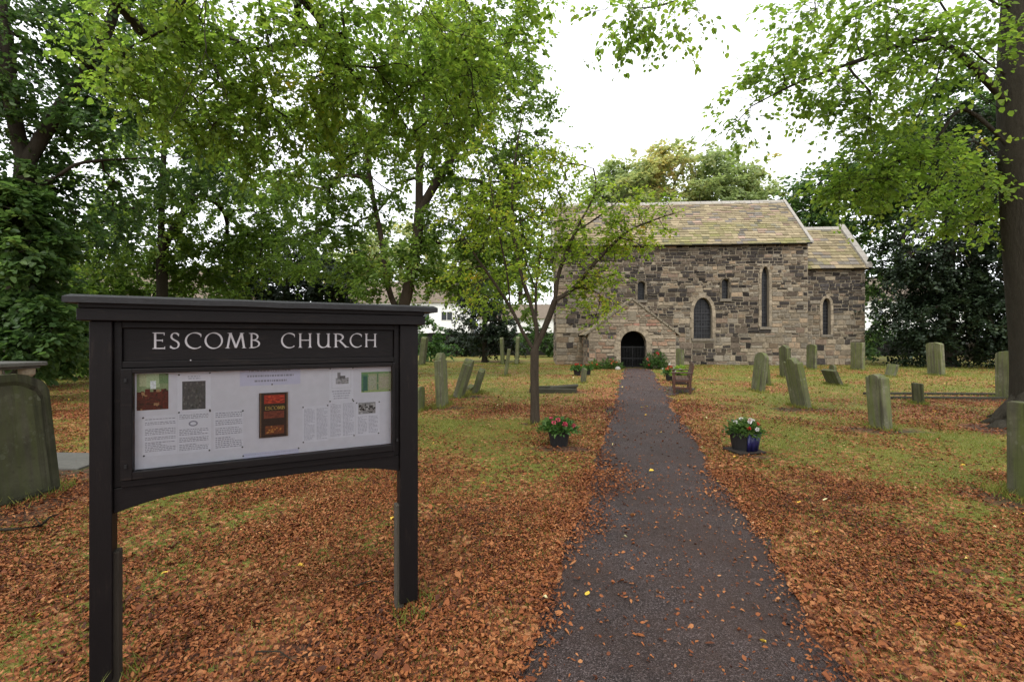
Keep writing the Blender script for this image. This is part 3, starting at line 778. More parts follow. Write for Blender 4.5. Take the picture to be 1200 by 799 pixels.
def po_tone(x, z, q, r):
    b = r.uniform(.17, .33); u = r.random()
    if u < .10: b = r.uniform(.05, .10); return (b, b*.88, b*.8)
    if u < .30: return (b, b*.66, b*.45)
    if u < .33: return (b*1.0, b*.55, b*.40)
    return (b, b*.82, b*.60)
halves = [(sl, 1, sl*PX+PAZ-.10), (-sl, 1, -sl*PX+PAZ-.10)]
masonry(PX-PHW, PX+PHW, 0, PAZ, halves, [(door, .30)], rng, PYF, po_tone, .12, .26, .2, .6, (False, False)).build('rubble_facing', M['stone_wall'], church, recalc=False)
surround('door_arch', door, .30, PYF-.07, PYF+.01, None, church, rng, bottom=False)
# porch sides and roof
for s_ in (-1, 1):
    x = PX+s_*(PHW-.004); mb = MB(); mb.box(min(x, x-s_*.4), max(x, x-s_*.4), PYF+.453, -.07, -.05, PEZ-.02); mb.build('porch_side_wall', M['mortar'], church)
mbs = masonry(0, -PYF-.08, 0, PEZ-.05, [], [], rng, 0., po_tone, .14, .28, .25, .7)
mbs.v = [(PX-PHW+v[1], -.08-v[0] if False else PYF+v[0], v[2]) for v in mbs.v]; mbs.build('rubble_facing', M['stone_wall'], church)
for s_ in (-1, 1):
    a = slates(0, -PYF-.42, 0, 0, PHW+.22, (PHW+.22)*sl, 9, rng, (.3,.55), .02)
    ex = PX+s_*(PHW+.22); ez = PEZ-.22*sl
    # slope runs across x: local y -> x, local x -> y
    a.v = [(ex-s_*v[1], PYF+.36+v[0], ez+v[2]+.02) for v in a.v]
    pr_ = a.build('porch_roof', M['slate'], church)
mb = MB(); mb.add([(PX-PHW-.2,PYF+.40,PEZ-.2*sl-.03),(PX,PYF+.40,PAZ-.06),(PX+PHW+.2,PYF+.40,PEZ-.2*sl-.03),(PX-PHW-.2,-.06,PEZ-.2*sl-.03),(PX,-.06,PAZ-.06),(PX+PHW+.2,-.06,PEZ-.2*sl-.03)],
   [(0,1,4,3),(1,2,5,4),(0,2,1)][:2]); mb.build('porch_roof_deck', M['dark'], church)
mb = MB()
for s_ in (-1, 1):
    n = 8
    for i in range(n):
        f0, f1 = i/n+.006, (i+1)/n-.006; r0 = [(PX+s_*(PHW+.22)*(1-f), PEZ-.22*sl+((PHW+.22)*sl)*f) for f in (f0, f1)]
        mb.prism([(r0[0][0], r0[0][1]-.03), (r0[1][0], r0[1][1]-.03), (r0[1][0], r0[1][1]+.10), (r0[0][0], r0[0][1]+.10)], PYF-.07, PYF+.38, .01, .01)
mb.build('porch_coping', M['porch_stone'], church)
mb = MB(); mb.box(PX-.24, PX+.2, PYF-.075, PYF+.01, 2.58, 3.08); mb.build('plaque', M['porch_stone'], church, .01)
# gates of the porch; inner door painted near-black as the shade inside
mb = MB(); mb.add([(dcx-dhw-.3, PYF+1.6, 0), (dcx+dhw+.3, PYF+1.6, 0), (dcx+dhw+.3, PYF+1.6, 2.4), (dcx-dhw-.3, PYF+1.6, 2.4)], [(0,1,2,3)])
mb.build('shaded_inner_door', M['dark'], church)
for s_ in (-1, 1):
    mb = MB(); xa = dcx+s_*.012; xb = dcx+s_*(dhw-.02); yy = PYF+.2
    n = 8
    for i in range(n+1):
        x = xa+(xb-xa)*i/n; u = abs(x-dcx)/dhw
        mb.tube([(x, yy, .05), (x, yy, 1.22)], .014 if 0 < i < n else .024, 6)
    for z in (.1, .55, 1.15): mb.box(min(xa,xb), max(xa,xb), yy-.012, yy+.012, z-.02, z+.02)
    mb.build('gate', M['iron'], church)

# ------------------------------------------------------------------ noticeboard
SD, SX, SC, SS = 2.03, -1.889, .890, .456
SL_ = math.hypot(SC, SS); SC, SS = SC/SL_, SS/SL_
def sg(x, y, off=0.):                                # photo pixel -> local u, z on the board's plane set back by off
    k = (x-CX)/F; X0, Y0 = SX-SS*off, SD+SC*off
    u = (k*Y0-X0)/(SC-k*SS); D = Y0+SS*u
    return u, EYE-(y-HY)/F*D
nb = empty('noticeboard', 'black wooden noticeboard on two posts with glazed case and painted church name', 'noticeboard', (SX, SD, 0), math.atan2(SS, SC))
pw0, pw1 = 0.0, sg(131, 500)[0]; rp0, rp1 = sg(469, 500)[0], sg(490, 500)[0]
ztop = sg(103, 376)[1]
for a, b in ((pw0, pw1), (rp0, rp1)):
    mb = MB(); mb.box(a, b, 0, .085, .045, ztop); mb.build('post', M['black_wood_v'], nb, .004)
for a, b in ((pw1-.05, pw1+.020), (rp0-.022, rp0+.028)):
    mb = MB(); mb.box(a+.003, b, .022, .082, -.1, .62); o = mb.build('post_stub', M['old_wood' if a > .5 else 'old_wood_dark'], nb, .004)
o['label'] = 'weathered bare wood stub against the painted post'
# panels between the posts
uL, uR = pw1+.001, rp0-.001
fz0 = sg(140, 562)[1]; wl, wz1 = sg(155, 438); wr, _ = sg(460, 429); wz0 = sg(155, 553)[1]; wz1 = (sg(155,438)[1]+sg(460,429)[1])/2; wz0 = (sg(155,553)[1]+sg(460,521)[1])/2
print('board', wl, wr, wz0, wz1, 'posts', pw1, rp0, rp1, 'ztop', ztop, sg(500,370))
mb = MB(); mb.box(uL, uR, .062, .080, wz0-.068, ztop-.002); mb.build('back_panel', M['black_wood'], nb)
hz0 = (sg(140, 432)[1]+sg(468,424)[1])/2
# header board with a raised frame
mb = MB(); mb.box(uL+.03, uR-.03, .040, .061, hz0+.03, ztop-.03); mb.build('header_panel', M['black_wood'], nb, .002)
g0_ = wz0-.069
mb = MB(); mb.box(uL, uL+.029, .022, .060, g0_, ztop); mb.box(uR-.029, uR, .022, .060, g0_, ztop)
mb.box(uL+.029, uR-.029, .022, .060, ztop-.03, ztop); mb.box(uL+.029, uR-.029, .024, .060, hz0, hz0+.03); mb.build('header_frame', M['black_wood'], nb, .003)
# glazed case
fw = .052
mb = MB()
f0, f1, g0, g1 = max(uL+.0295, wl-fw), min(uR-.0295, wr+fw), wz0-.036, min(wz1+.040, hz0-.002)
def ringbox(mb, a0, a1, b0, b1, c0, c1, d0, d1, y0, y1):   # outer a,b ; inner c,d
    mb.box(a0, c0, y0, y1, b0, b1); mb.box(c1, a1, y0, y1, b0, b1); mb.box(c0, c1, y0, y1, b0, d0); mb.box(c0, c1, y0, y1, d1, b1)
ringbox(mb, f0, f1, g0, g1, wl, wr, wz0, wz1, -.004, .045); mb.build('case_frame', M['black_wood'], nb, .003)
mb = MB(); mb.box(wl-.01, wr+.01, .046, .061, wz0-.01, wz1+.01); mb.build('pin_board', M['board'], nb)
mb = MB(); mb.add([(wl,.008,wz0),(wr,.008,wz0),(wr,.008,wz1),(wl,.008,wz1)], [(0,1,2,3)]); mb.build('glass_pane', M['glass'], nb)
for z in ((wz0+.03),(wz1-.03)): mb = MB(); mb.box(wl-.028, wl-.018, -.012, -.005, z-.008, z+.008); mb.build('hinge', M['iron'], nb)
mb = MB(); mb.box(wr+.02, wr+.03, -.014, -.005, wz0+.02, wz0+.035); mb.build('latch', M['iron'], nb)
# lower rail and arched apron
mb = MB(); mb.box(uL+.0292, uR-.0292, .010, .060, g0-.034, g0-.003); mb.build('lower_rail', M['black_wood'], nb, .003)
za, zb, zc = sg(137, 603)[1], sg(300, 566)[1], sg(468, 553)[1]
mb = MB(); poly = []
for i in range(21):
    t = i/20; u = uL+(uR-uL)*t; zl = (za+zc)/2-.0; rise = max(.0, zb-zl)
    e = abs(2*t-1); poly.append((u, (za*(1-t)+zc*t)+1.25*(zb-(za+zc)/2)*(1-e**3.2)))
poly += [(uR, g0-.035), (uL, g0-.035)]
n = len(poly); mb.add([(p[0], .020, p[1]) for p in poly]+[(p[0], .060, p[1]) for p in poly],
    [tuple(range(n)), tuple(range(2*n-1, n-1, -1))]+[(i, (i+1)%n, n+(i+1)%n, n+i) for i in range(n)])
mb.build('apron', M['black_wood'], nb, .003)
# roof
ru0, ru1 = -.035, sg(497, 370)[0]
mb = MB(); mb.box(ru0, ru1, -.026, .13, ztop+.001, ztop+.056); mb.box(ru0+.004, ru1-.004, -.022, .125, ztop+.057, ztop+.090); mb.build('roof_beam', M['black_wood'], nb, .004)
mb = MB(); a, b = sg(78, 350)[0], sg(510, 370)[0]; N_ = 40
vs = []
for i in range(N_+1):
    u = a+(b-a)*i/N_; q = .004*(vnoise(np.array(u*9.), np.array(1.))-.5)
    zt = ztop+.091; vs += [(u, -.052, zt-.012+q), (u, -.052, zt+.014+q), (u, .04, zt+.030), (u, .17, zt+.014), (u, .17, zt-.012)]
fs = []
for i in range(N_):
    for k in range(5): fs.append((i*5+k, i*5+(k+1)%5, i*5+5+(k+1)%5, i*5+5+k))
fs += [(0,1,2,3,4), tuple(N_*5+k for k in (4,3,2,1,0))]
mb.add(vs, fs); mb.build('roof_cap', M['felt'], nb)
# ---- lettering drawn with a broad pen
def ell(cx, cy, rx, ry, a0, a1, n=28): return [(cx+rx*math.cos(R(a0+(a1-a0)*i/n)), cy+ry*math.sin(R(a0+(a1-a0)*i/n))) for i in range(n+1)]
def bez(p, n=14):
    o = []
    for i in range(0, len(p)-3, 3):
        for k in range(n+1):
            t = k/n; a, b, c, d = p[i:i+4]
            o.append(tuple(a[j]*(1-t)**3+3*b[j]*t*(1-t)**2+3*c[j]*t*t*(1-t)+d[j]*t**3 for j in (0,1)))
    return o
LET = {
 'E': (.58, [[(.12,0),(.12,1)],[(.12,.975),(.56,.975)],[(.12,.52),(.48,.52)],[(.12,.025),(.58,.025)]], [(.10,0),(.10,1),('v',.56,.93),('v',.48,.52),('v',.585,.07)]),
 'S': (.55, [bez([(.50,.86),(.42,1.02),(.10,1.04),(.09,.76),(.08,.52),(.52,.52),(.51,.25),(.50,-.04),(.14,-.04),(.04,.14)])], [('v',.50,.87),('v',.04,.13)]),
 'C': (.86, [ell(.52,.5,.47,.50,48,312,34)], [('v',.84,.84)]),
 'O': (1.0, [ell(.5,.5,.46,.50,90,452,44)], []),
 'M': (1.08, [[(.10,0),(.25,1)],[(.25,1),(.54,.03)],[(.54,.03),(.84,1)],[(.84,1),(.97,0)]], [(.10,0),(.97,0),(.22,1),(.86,1)]),
 'B': (.62, [[(.12,0),(.12,1)], bez([(.12,.975),(.62,1.0),(.62,.53),(.14,.53)]), bez([(.14,.53),(.74,.56),(.76,.0),(.12,.025)])], [(.08,0),(.08,1)]),
 'H': (.82, [[(.12,0),(.12,1)],[(.70,0),(.70,1)],[(.12,.52),(.70,.52)]], [(.12,0),(.12,1),(.70,0),(.70,1)]),
 'U': (.82, [[(.12,1),(.12,.36)]+bez([(.12,.36),(.12,-.12),(.68,-.12),(.70,.36)]), [(.70,0),(.70,1)]], [(.12,1),(.68,1),(.74,0)]),
 'R': (.76, [[(.12,0),(.12,1)], bez([(.12,.975),(.64,1.02),(.64,.47),(.14,.47)]), [(.34,.47),(.70,.0)]], [(.12,0),(.10,1),(.74,0)]),
}
def letter(mb, ch, u0, u1, z0, z1, y):
    W, strokes, ser = LET[ch]; H = z1-z0; sx = (u1-u0)/W; lay = 0
    for st in strokes:
        pts = st; L = []; Rr = []
        for i in range(len(pts)):
            a = pts[max(i-1,0)]; b = pts[min(i+1, len(pts)-1)]
            if a == b: b = (a[0]+1e-4, a[1])
            tx, tz = (b[0]-a[0]), (b[1]-a[1]); l = math.hypot(tx, tz); th = math.atan2(tz, tx)
            wd = .042+.070*abs(math.sin(th-R(22)))
            nx_, nz_ = -tz/l*wd/2, tx/l*wd/2
            L.append((pts[i][0]+nx_, pts[i][1]+nz_)); Rr.append((pts[i][0]-nx_, pts[i][1]-nz_))
        n = len(pts); yy = y-.0004-lay*.00015; lay += 1
        mb.add([(u0+p[0]*sx, yy, z0+p[1]*H) for p in L+Rr], [(i, i+1, n+i+1, n+i) for i in range(n-1)])
    for s_ in ser:
        yy = y-.0004-lay*.00015; lay += 1
        if s_[0] == 'v': x, zc = s_[1], s_[2]; q = [(x-.03, zc-.09), (x+.018, zc-.10), (x+.018, zc+.075), (x-.015, zc+.06)]
        else:
            x, zc = s_; d = .045 if zc == 0 else -.045; q = [(x-.135, zc), (x+.135, zc), (x+.06, zc+d), (x-.06, zc+d)]
        mb.add([(u0+p[0]*sx, yy, z0+p[1]*H) for p in q], [(0,1,2,3)])
TXT = [('E',178.9,193),('S',199,210.3),('C',216.7,236),('O',240,261),('M',264.3,288.5),('B',292.5,304.3),('C',329.4,345.5),('H',349.5,365.7),('U',370.5,387.3),('R',391,407),('C',409.8,424),('H',427.2,441.6)]
yl = .040
z0 = (sg(186,409,yl)[1]+sg(434,406.3,yl)[1])/2; z1 = (sg(186,390.2,yl)[1]+sg(434,390.6,yl)[1])/2
for word in (TXT[:6], TXT[6:]):
    mb = MB()
    for ch, a, b in word: letter(mb, ch, sg(a,400,yl)[0], sg(b,400,yl)[0], z0, z1, yl)
    mb.build('lettering', M['letters'], nb, recalc=False)
mb = MB(); a, b = sg(223.5, 422, .024); mb.tube([(a,.0235,b),(a,.0205,b)], .003, 8); mb.build('screw', M['letters'], nb)
# ---- papers pinned inside
YB = .046
Rm = nb.matrix_basis
def zq(zx, zy): return (140+zx/3.5294, 370+zy/3.5294)
def to_local(zx, zy): return sg(*zq(zx, zy), YB)
def paper(name, label, cat, x0, x1, yt, yb, mat, th=.0008):
    (ua, za_), (ub, zb_) = to_local(x0, yt), to_local(x1, yt); zc_ = to_local(x0, yb)[1]
    # yt, yb are given at the sheet's near edge
    o = empty(name, label, cat, nb.matrix_basis @ Vector((ua, YB-.0012, zc_)) if False else (0,0,0))
    W, H = ub-ua, za_-zc_
    c, s = SC, SS
    o.location = (SX+c*ua-s*(YB-.0012), SD+s*ua+c*(YB-.0012), zc_); o.rotation_euler = (0, 0, math.atan2(SS, SC))
    mb = MB(); mb.box(0, W, -th, 0, 0, H); mb.build('sheet', mat, o)
    return o, W, H, -th
def txt(o, x0, x1, z0, z1, y, lines, mat='ink', rs=1, gap=None, align='l', name='print'):
    g = random.Random(rs); mb = MB(); p = (z1-z0)/lines
    for i in range(lines):
        if gap and i in gap: continue
        z = z1-(i+.5)*p; L = (x1-x0)*(1 if g.random() < .75 else g.uniform(.4, .9)); a = x0
        if align == 'c': L = (x1-x0)*g.uniform(.75, 1); a = x0+((x1-x0)-L)/2
        x = a
        while x < a+L:
            w_ = g.uniform(.004, .014); e = min(x+w_, a+L); mb.add([(x,y-.0003,z-p*.22),(e,y-.0003,z-p*.22),(e,y-.0003,z+p*.22),(x,y-.0003,z+p*.22)], [(0,1,2,3)]); x = e+.0035
    return mb.build(name, M[mat], o, recalc=False)
def pins(o, pts, y):
    for (x, z) in pts:
        mb = MB(); mb.tube([(x, y+.0005, z), (x, y-.006, z)], [.0042, .0032], 8); mb.build('pin', M['pin'], o)
def picture(o, cells, y, name='picture'):
    mb = MB()
    for i, (x0, x1, z0, z1, c) in enumerate(cells):
        mb.col(c); yy = y-.0002-i*.00006; mb.add([(x0,yy,z0),(x1,yy,z0),(x1,yy,z1),(x0,yy,z1)], [(0,1,2,3)])
    return mb.build(name, M['print'], o, recalc=False)
# colour photograph of an interior
o, W, H, y = paper('photograph', 'colour photograph of dark red pews before a pale green wall', 'photograph', 72, 203, 241, 392, M['paper'])
g = random.Random(5); ce = [(0,W,0,H,(.085,.014,.014)), (0,W,H*.5,H,(.24,.31,.16)), (W*.08,W*.35,H*.66,H,(.42,.46,.28)), (W*.3,W*.72,H*.62,H,(.40,.50,.30)), (W*.42,W*.60,H*.58,H*.80,(.75,.80,.82)), (W*.7,W,H*.72,H,(.16,.26,.12))]
for k in range(70):
    a = g.uniform(0,.9)*W; b = g.uniform(0,.5)*H; t = g.random(); ce.append((a, min(W, a+g.uniform(.04,.16)*W), b, b+g.uniform(.03,.1)*H, (.12,.018,.015) if t < .5 else ((.05,.012,.012) if t < .85 else (.36,.20,.10))))
picture(o, ce, y); pins(o, [(W*.94, H*.97)], y)
# sheet with a dark photograph
o, W, H, y = paper('notice', 'white notice carrying one dark grey photograph', 'notice', 240, 378, 240, 400, M['paper'])
ce = [(W*.14,W*.84,H*.06,H*.80,(.075,.075,.08))]; g = random.Random(6)
for k in range(60):
    a = W*g.uniform(.14,.78); b = H*g.uniform(.06,.74); v = g.uniform(.05,.14); ce.append((a, a+W*.05, b, b+H*.06, (v,v,v)))
picture(o, ce, y); txt(o, W*.28, W*.72, H*.84, H*.95, y, 2, 'ink_pale', 3, None, 'c'); pins(o, [(.006,H*.97),(W*.97,H*1.0),(.006,H*.0),(W*.97,H*.02)], y)
o, W, H, y = paper('notice', 'closely printed white notice pinned lowest beneath the interior photograph', 'notice', 95, 239, 415, 583, M['paper'])
txt(o, W*.08, W*.95, H*.1, H*.93, y, 20, 'ink', 11, (1,4,5,10,13)); pins(o, [(.003,H*.96),(.006,.004)], y)
o, W, H, y = paper('notice', 'printed white notice with a small grey oval emblem', 'notice', 241, 379, 402, 570, M['paper'])
txt(o, W*.05, W*.92, H*.84, H*.96, y, 3, 'ink', 12); txt(o, W*.05, W*.92, H*.06, H*.60, y, 13, 'ink', 13, (4,8))
mb = MB(); q = ell(W*.46, H*.72, W*.14, H*.07, 0, 360, 20)
mb.add([(p[0], y-.0003, p[1]) for p in q[:-1]], [tuple(range(20))]); mb.build('emblem', M['ink'], o, recalc=False)
mb = MB(); q = ell(W*.46, H*.72, W*.09, H*.04, 0, 360, 20); mb.add([(p[0], y-.0006, p[1]) for p in q[:-1]], [tuple(range(20))]); mb.build('emblem_centre', M['paper'], o, recalc=False)
pins(o, [(W*.97,H*1.0),(W*.95,.003)], y)
o, W, H, y = paper('notice', 'printed white notice hanging between the emblem notice and the book cover', 'notice', 390, 512, 395, 556, M['paper'])
txt(o, W*.06, W*.96, H*.04, H*.97, y, 19, 'ink', 14, (3,7,12)); pins(o, [(W*.985,H*.97),(W*.97,H*.02)], y)
o, W, H, y = paper('notice', 'wide pale lilac notice pinned at the top of the board', 'notice', 498, 748, 222, 291, M['paper2'])
txt(o, W*.12, W*.86, H*.80, H*.97, y, 1, 'ink', 15, None, 'c'); txt(o, W*.06, W*.94, H*.45, H*.70, y, 1, 'ink', 16, None, 'c'); txt(o, W*.22, W*.78, H*.14, H*.40, y, 1, 'ink', 17, None, 'c')
pins(o, [(.006,H*.98),(W*.98,H*.97),(W*.52,.003)], y)
# book
o, W, H, y = paper('book', 'black and red book standing in the middle of the board', 'book', 578, 697, 320, 504, M['print'], .014)
for ch in o.children:
    at = ch.data.attributes.new('col', 'FLOAT_COLOR', 'POINT'); at.data.foreach_set('color', np.array([(.025,.014,.011,1)]*len(ch.data.vertices), np.float32).ravel()); ch.name = 'cover'
g = random.Random(8)
ce = [(W*.03,W*.07,0,H,(.16,.09,.05)), (W*.955,W*.99,0,H,(.20,.13,.08)), (W*.17,W*.88,H*.76,H*.955,(.36,.03,.018)), (W*.16,W*.86,H*.43,H*.59,(.20,.045,.026)), (W*.20,W*.86,H*.07,H*.26,(.16,.045,.018))]
for k in range(26):
    a = W*g.uniform(.18,.80); b = H*g.uniform(.77,.92); ce.append((a, a+W*.09, b, b+H*.025, (.60,.07,.03) if g.random() < .6 else (.22,.02,.015)))
for k in range(20):
    a = W*g.uniform(.22,.72); b = H*g.uniform(.09,.23); ce.append((a, a+W*.05, b, b+H*.03, (.50,.22,.05) if g.random() < .6 else (.30,.08,.02)))
for k in range(14):
    a = W*g.uniform(.18,.76); b = H*g.uniform(.44,.56); ce.append((a, a+W*.1, b, b+H*.02, (.13,.03,.02)))
picture(o, ce, y, 'cover_art')
mb = MB(); xx = W*.20
for ch in 'ESCOMB':
    wl_ = {'E':.085,'S':.085,'C':.11,'O':.12,'M':.13,'B':.09}[ch]*W*1.0; letter(mb, ch, xx, xx+wl_, H*.625, H*.70, y-.004); xx += wl_+W*.012
mb.build('title', flat('yellow_lettering', (.62,.42,.09), .5), o, recalc=False)
o, W, H, y = paper('notice', 'white two-column article close beside the book', 'notice', 757, 864, 375, 525, M['paper'])
txt(o, W*.06, W*.46, H*.06, H*.93, y, 24, 'ink_pale', 20); txt(o, W*.54, W*.96, H*.06, H*.93, y, 24, 'ink_pale', 21); pins(o, [(.003,H*.98),(W*.97,H*.99),(.004,.003)], y)
o, W, H, y = paper('notice', 'white two-column article below the small church engraving', 'notice', 866, 973, 358, 508, M['paper'])
txt(o, W*.06, W*.46, H*.05, H*.96, y, 25, 'ink_pale', 22); txt(o, W*.54, W*.97, H*.05, H*.96, y, 25, 'ink_pale', 23); pins(o, [(W*.95,H*1.0),(W*.97,.006)], y)
o, W, H, y = paper('notice', 'white notice with a small grey engraving of a church', 'notice', 868, 967, 216, 356, M['paper'])
ce = [(W*.10,W*.90,H*.40,H*.405,(.4,.4,.44)), (W*.10,W*.11,H*.40,H*.93,(.4,.4,.44)), (W*.89,W*.90,H*.40,H*.93,(.4,.4,.44)), (W*.26,W*.80,H*.52,H*.70,(.36,.36,.38)), (W*.33,W*.46,H*.66,H*.86,(.22,.22,.24)), (W*.42,W*.66,H*.66,H*.76,(.12,.12,.13))]
g = random.Random(9)
for k in range(30): a = W*g.uniform(.27,.74); b = H*g.uniform(.52,.68); v = g.uniform(.1,.5); ce.append((a, a+W*.06, b, b+H*.02, (v,v,v)))
picture(o, ce, y); txt(o, W*.1, W*.9, H*.06, H*.34, y, 4, 'ink_pale', 25, None, 'c'); pins(o, [(.004,H*.98),(W*.98,H*.98),(.004,.003),(W*.97,.006)], y)
o, W, H, y = paper('map', 'green and tan plan of the churchyard in the top corner of the case', 'map', 1000, 1122, 233, 317, M['paper'])
ce = [(0,W,0,H,(.34,.38,.22)), (0,W*.22,0,H,(.10,.24,.12)), (W*.06,W*.20,H*.05,H*.8,(.035,.13,.10)), (W*.52,W*.57,H*.1,H*.92,(.12,.22,.11)), (0,W,H*.9,H,(.16,.30,.12)), (0,W,0,H*.07,(.30,.42,.14)), (W*.60,W*.92,H*.18,H*.75,(.38,.36,.26)), (W*.24,W*.50,H*.14,H*.80,(.36,.38,.28))]
g = random.Random(10)
for k in range(26): a = W*g.uniform(0,.92); b = H*g.uniform(.02,.94); v = g.random(); ce.append((a, a+W*.05, b, b+H*.05, (.28+.1*v,.36,.20) if a > W*.25 else (.08,.20+.1*v,.10)))
picture(o, ce, y); pins(o, [(W*.97,H*.97),(W*.96,H*.05),(W*.03,H*.1)], y)
o, W, H, y = paper('notice', 'small white article headed by a black and white photograph', 'notice', 978, 1076, 357, 497, M['paper'])
ce = [(W*.10,W*.82,H*.64,H*.98,(.28,.28,.29))]; g = random.Random(12)
for k in range(60): a = W*g.uniform(.10,.74); b = H*g.uniform(.64,.92); v = g.choice((.03,.08,.5,.4,.25)); ce.append((a, a+W*.08, b, b+H*.05, (v,v,v)))
picture(o, ce, y); txt(o, W*.08, W*.45, H*.06, H*.58, y, 13, 'ink_pale', 26); txt(o, W*.53, W*.92, H*.06, H*.58, y, 13, 'ink_pale', 27); pins(o, [(.004,H*.98),(W*.98,H*.97),(W*.95,.006)], y)
o, W, H, y = paper('notice', 'narrow pale strip of paper at the bottom of the board', 'notice', 512, 742, 570, 592, M['paper2'])
txt(o, W*.04, W*.94, H*.62, H*.80, y, 1, 'ink_pale', 28); pins(o, [(.0,H*.6),(W*.995,H*1.05)], y)

# ------------------------------------------------------------------ headstones
def prof(kind, wd, h):
    hw = wd/2
    if kind == 'flat': return [(-hw,0),(hw,0),(hw,h*.985),(hw*.9,h),(-hw*.9,h),(-hw,h*.985)]
    if kind == 'round':
        s = h-wd*.28; return [(-hw,0),(hw,0)]+[(hw*math.cos(R(a)), s+(h-s)*math.sin(R(a))) for a in range(0, 181, 15)]
    if kind == 'low': # segmental
        s = h-wd*.14; return [(-hw,0),(hw,0)]+[(hw*math.cos(R(a)), s+(h-s)*math.sin(R(a))) for a in range(0, 181, 15)]
    if kind == 'shoulder':
        s = h-wd*.26; q = hw*.72
        return [(-hw,0),(hw,0),(hw,s)]+[(hw-(hw-q)*.5*(1-math.cos(R(a))), s-.02+.0*a) for a in (60,)]+[(q*math.cos(R(a)), s+.02+(h-s-.02)*math.sin(R(a))) for a in range(0, 181, 15)]+[(-hw+(hw-q)*.25, s-.02),(-hw,s)]
    if kind == 'peak': return [(-hw,0),(hw,0),(hw,h-wd*.20),(hw*.82,h-wd*.16),(0,h),(-hw*.82,h-wd*.16),(-hw,h-wd*.20)]
    if kind == 'ogee':
        s = h-wd*.2
        return [(-hw,0),(hw,0),(hw,s),(hw*.93,s+.03),(hw*.78,s+.03),(hw*.66,s-.005),(hw*.55,s+.05),(hw*.35,h-.02),(0,h),(-hw*.35,h-.02),(-hw*.55,s+.05),(-hw*.66,s-.005),(-hw*.78,s+.03),(-hw*.93,s+.03),(-hw,s)]
    if kind == 'chamfer': return [(-hw,0),(hw,0),(hw,h-wd*.20),(hw*.90,h-wd*.10),(hw*.62,h-.02),(hw*.45,h),(-hw*.45,h),(-hw*.62,h-.02),(-hw*.90,h-wd*.10),(-hw,h-wd*.20)]
STONES = []
def headstone(label, kind, loc, wd, h, th, yaw, lean=0, pitch=0, panel=False, mat='tombstone', group='old headstones in the churchyard', name='headstone'):
    """broad face towards local -y; lean tips it in its own plane, pitch tips it backwards"""
    pl = prof(kind, wd, h)
    mb = MB(); pl2 = [(p[0], p[1]-.12 if p[1] == 0 else p[1]) for p in pl]
    mb.prism(pl2, -th/2, th/2)
    me_o = mb.build(name, M[mat], None, .012)
    me_o.location = loc; me_o.rotation_euler = (pitch, lean, yaw); me_o.rotation_mode = 'XYZ'
    setp(me_o, label, 'headstone', group); STONES.append((loc[0], loc[1], wd, th, yaw))
    if panel:
        q = [(p[0]*.86, p[1]*.90+.05) for p in pl]; m2 = MB()
        n = len(pl); mid = [(p[0]*.995, p[1]*.995 if p[1] > 0 else .02) for p in pl]; q2 = [(p[0]*.84, p[1]*.88+.03) for p in pl]
        vs = [(p[0], -th/2-.022, p[1]) for p in mid]+[(p[0], -th/2-.022, p[1]) for p in q]+[(p[0], -th/2+.004, p[1]) for p in q2]+[(p[0], -th/2+.002, p[1]) for p in mid]
        fs = []
        for i in range(n):
            j = (i+1) % n; fs += [(i, j, n+j, n+i), (n+i, n+j, 2*n+j, 2*n+i), (3*n+i, 3*n+j, j, i)]
        m2.add(vs, fs); m2.build('moulded_border', M[mat], me_o)
    return me_o
YW = -WA                                            # graves lie along the church's axis, broad faces to west and east
def west(label, kind, xf, xn, xr, yt, yb, lean=0, pitch=0, wd=None, **kw):
    """stone on the right of the view: far end at xf, near corner xn, near edge to xr"""
    D = EYE*F/(yb-HY); X = (xn-CX)/F*D; th = max(.07, (xr-xn)/F*D); Df = X*F/(xf-CX); wdt = wd or min(.95, max(.35, Df-D))
    h = (yb-yt)/F*D*1.02
    return headstone(label, kind, (X+th/2, D+wdt/2, 0), wdt, h, th, R(-90)+YW, lean, -pitch, **kw)
def east(label, kind, xl, xn, yt, yb, wd=.65, lean=0, pitch=0, th=None, **kw):
    """stone on the left: near edge from xl to xn, broad east face running away"""
    D = EYE*F/(yb-HY); th = th or max(.07, (xn-xl)/F*D); X = (xn-CX)/F*D; h = (yb-yt)/F*D*1.02
    return headstone(label, kind, (X-th/2, D+wd/2, 0), wd, h, th, R(90)+YW, lean, pitch*-1, **kw)
# for yaw -90 the broad face looks to -x; local x points to -y (towards the viewer), so lean>0 tips the top to the viewer, pitch tips it along x
west('green-grey headstone with scalloped shoulders leaning by the blue pot', 'ogee', 1017, 1038, 1047.5, 440, 504, 0, R(-4))
west('tall green headstone leaning sharply with a notched top', 'ogee', 926, 946, 953, 420, 479, 0, R(-11))
west('upright pale grey headstone with arched top in a close pair', 'round', 879, 893, 897.5, 414, 460, 0, R(6))
west('narrow dark headstone hidden partly by its pale twin', 'low', 894, 900, 904.5, 420, 452, 0, R(-5), wd=.6)
west('green headstone with peaked top just behind the tall leaning one', 'peak', 913, 924, 928.5, 405, 443, 0, R(-2))
west('pale headstone standing close under the nave corner', 'low', 944, 955.5, 958, 404, 433, 0, R(1))
west('broad greenish headstone standing against the chancel corner', 'flat', 996, 1011, 1014.5, 402, 434, 0, 0)
west('small slab tipped over far to one side in the grass', 'flat', 974, 986, 990, 433, 452, 0, R(-24), wd=.75)
west('tiny stump of a stone beside the tipped slab', 'round', 974, 978, 981, 428, 438, 0, 0, wd=.4)
west('little light square stone tilted before the dark yew', 'flat', 1038, 1048, 1051, 427, 442, 0, R(14), wd=.55)
west('stubby small block of a headstone by the grave kerb', 'flat', 1073, 1081, 1084.5, 450, 474, 0, R(-3), wd=.3)
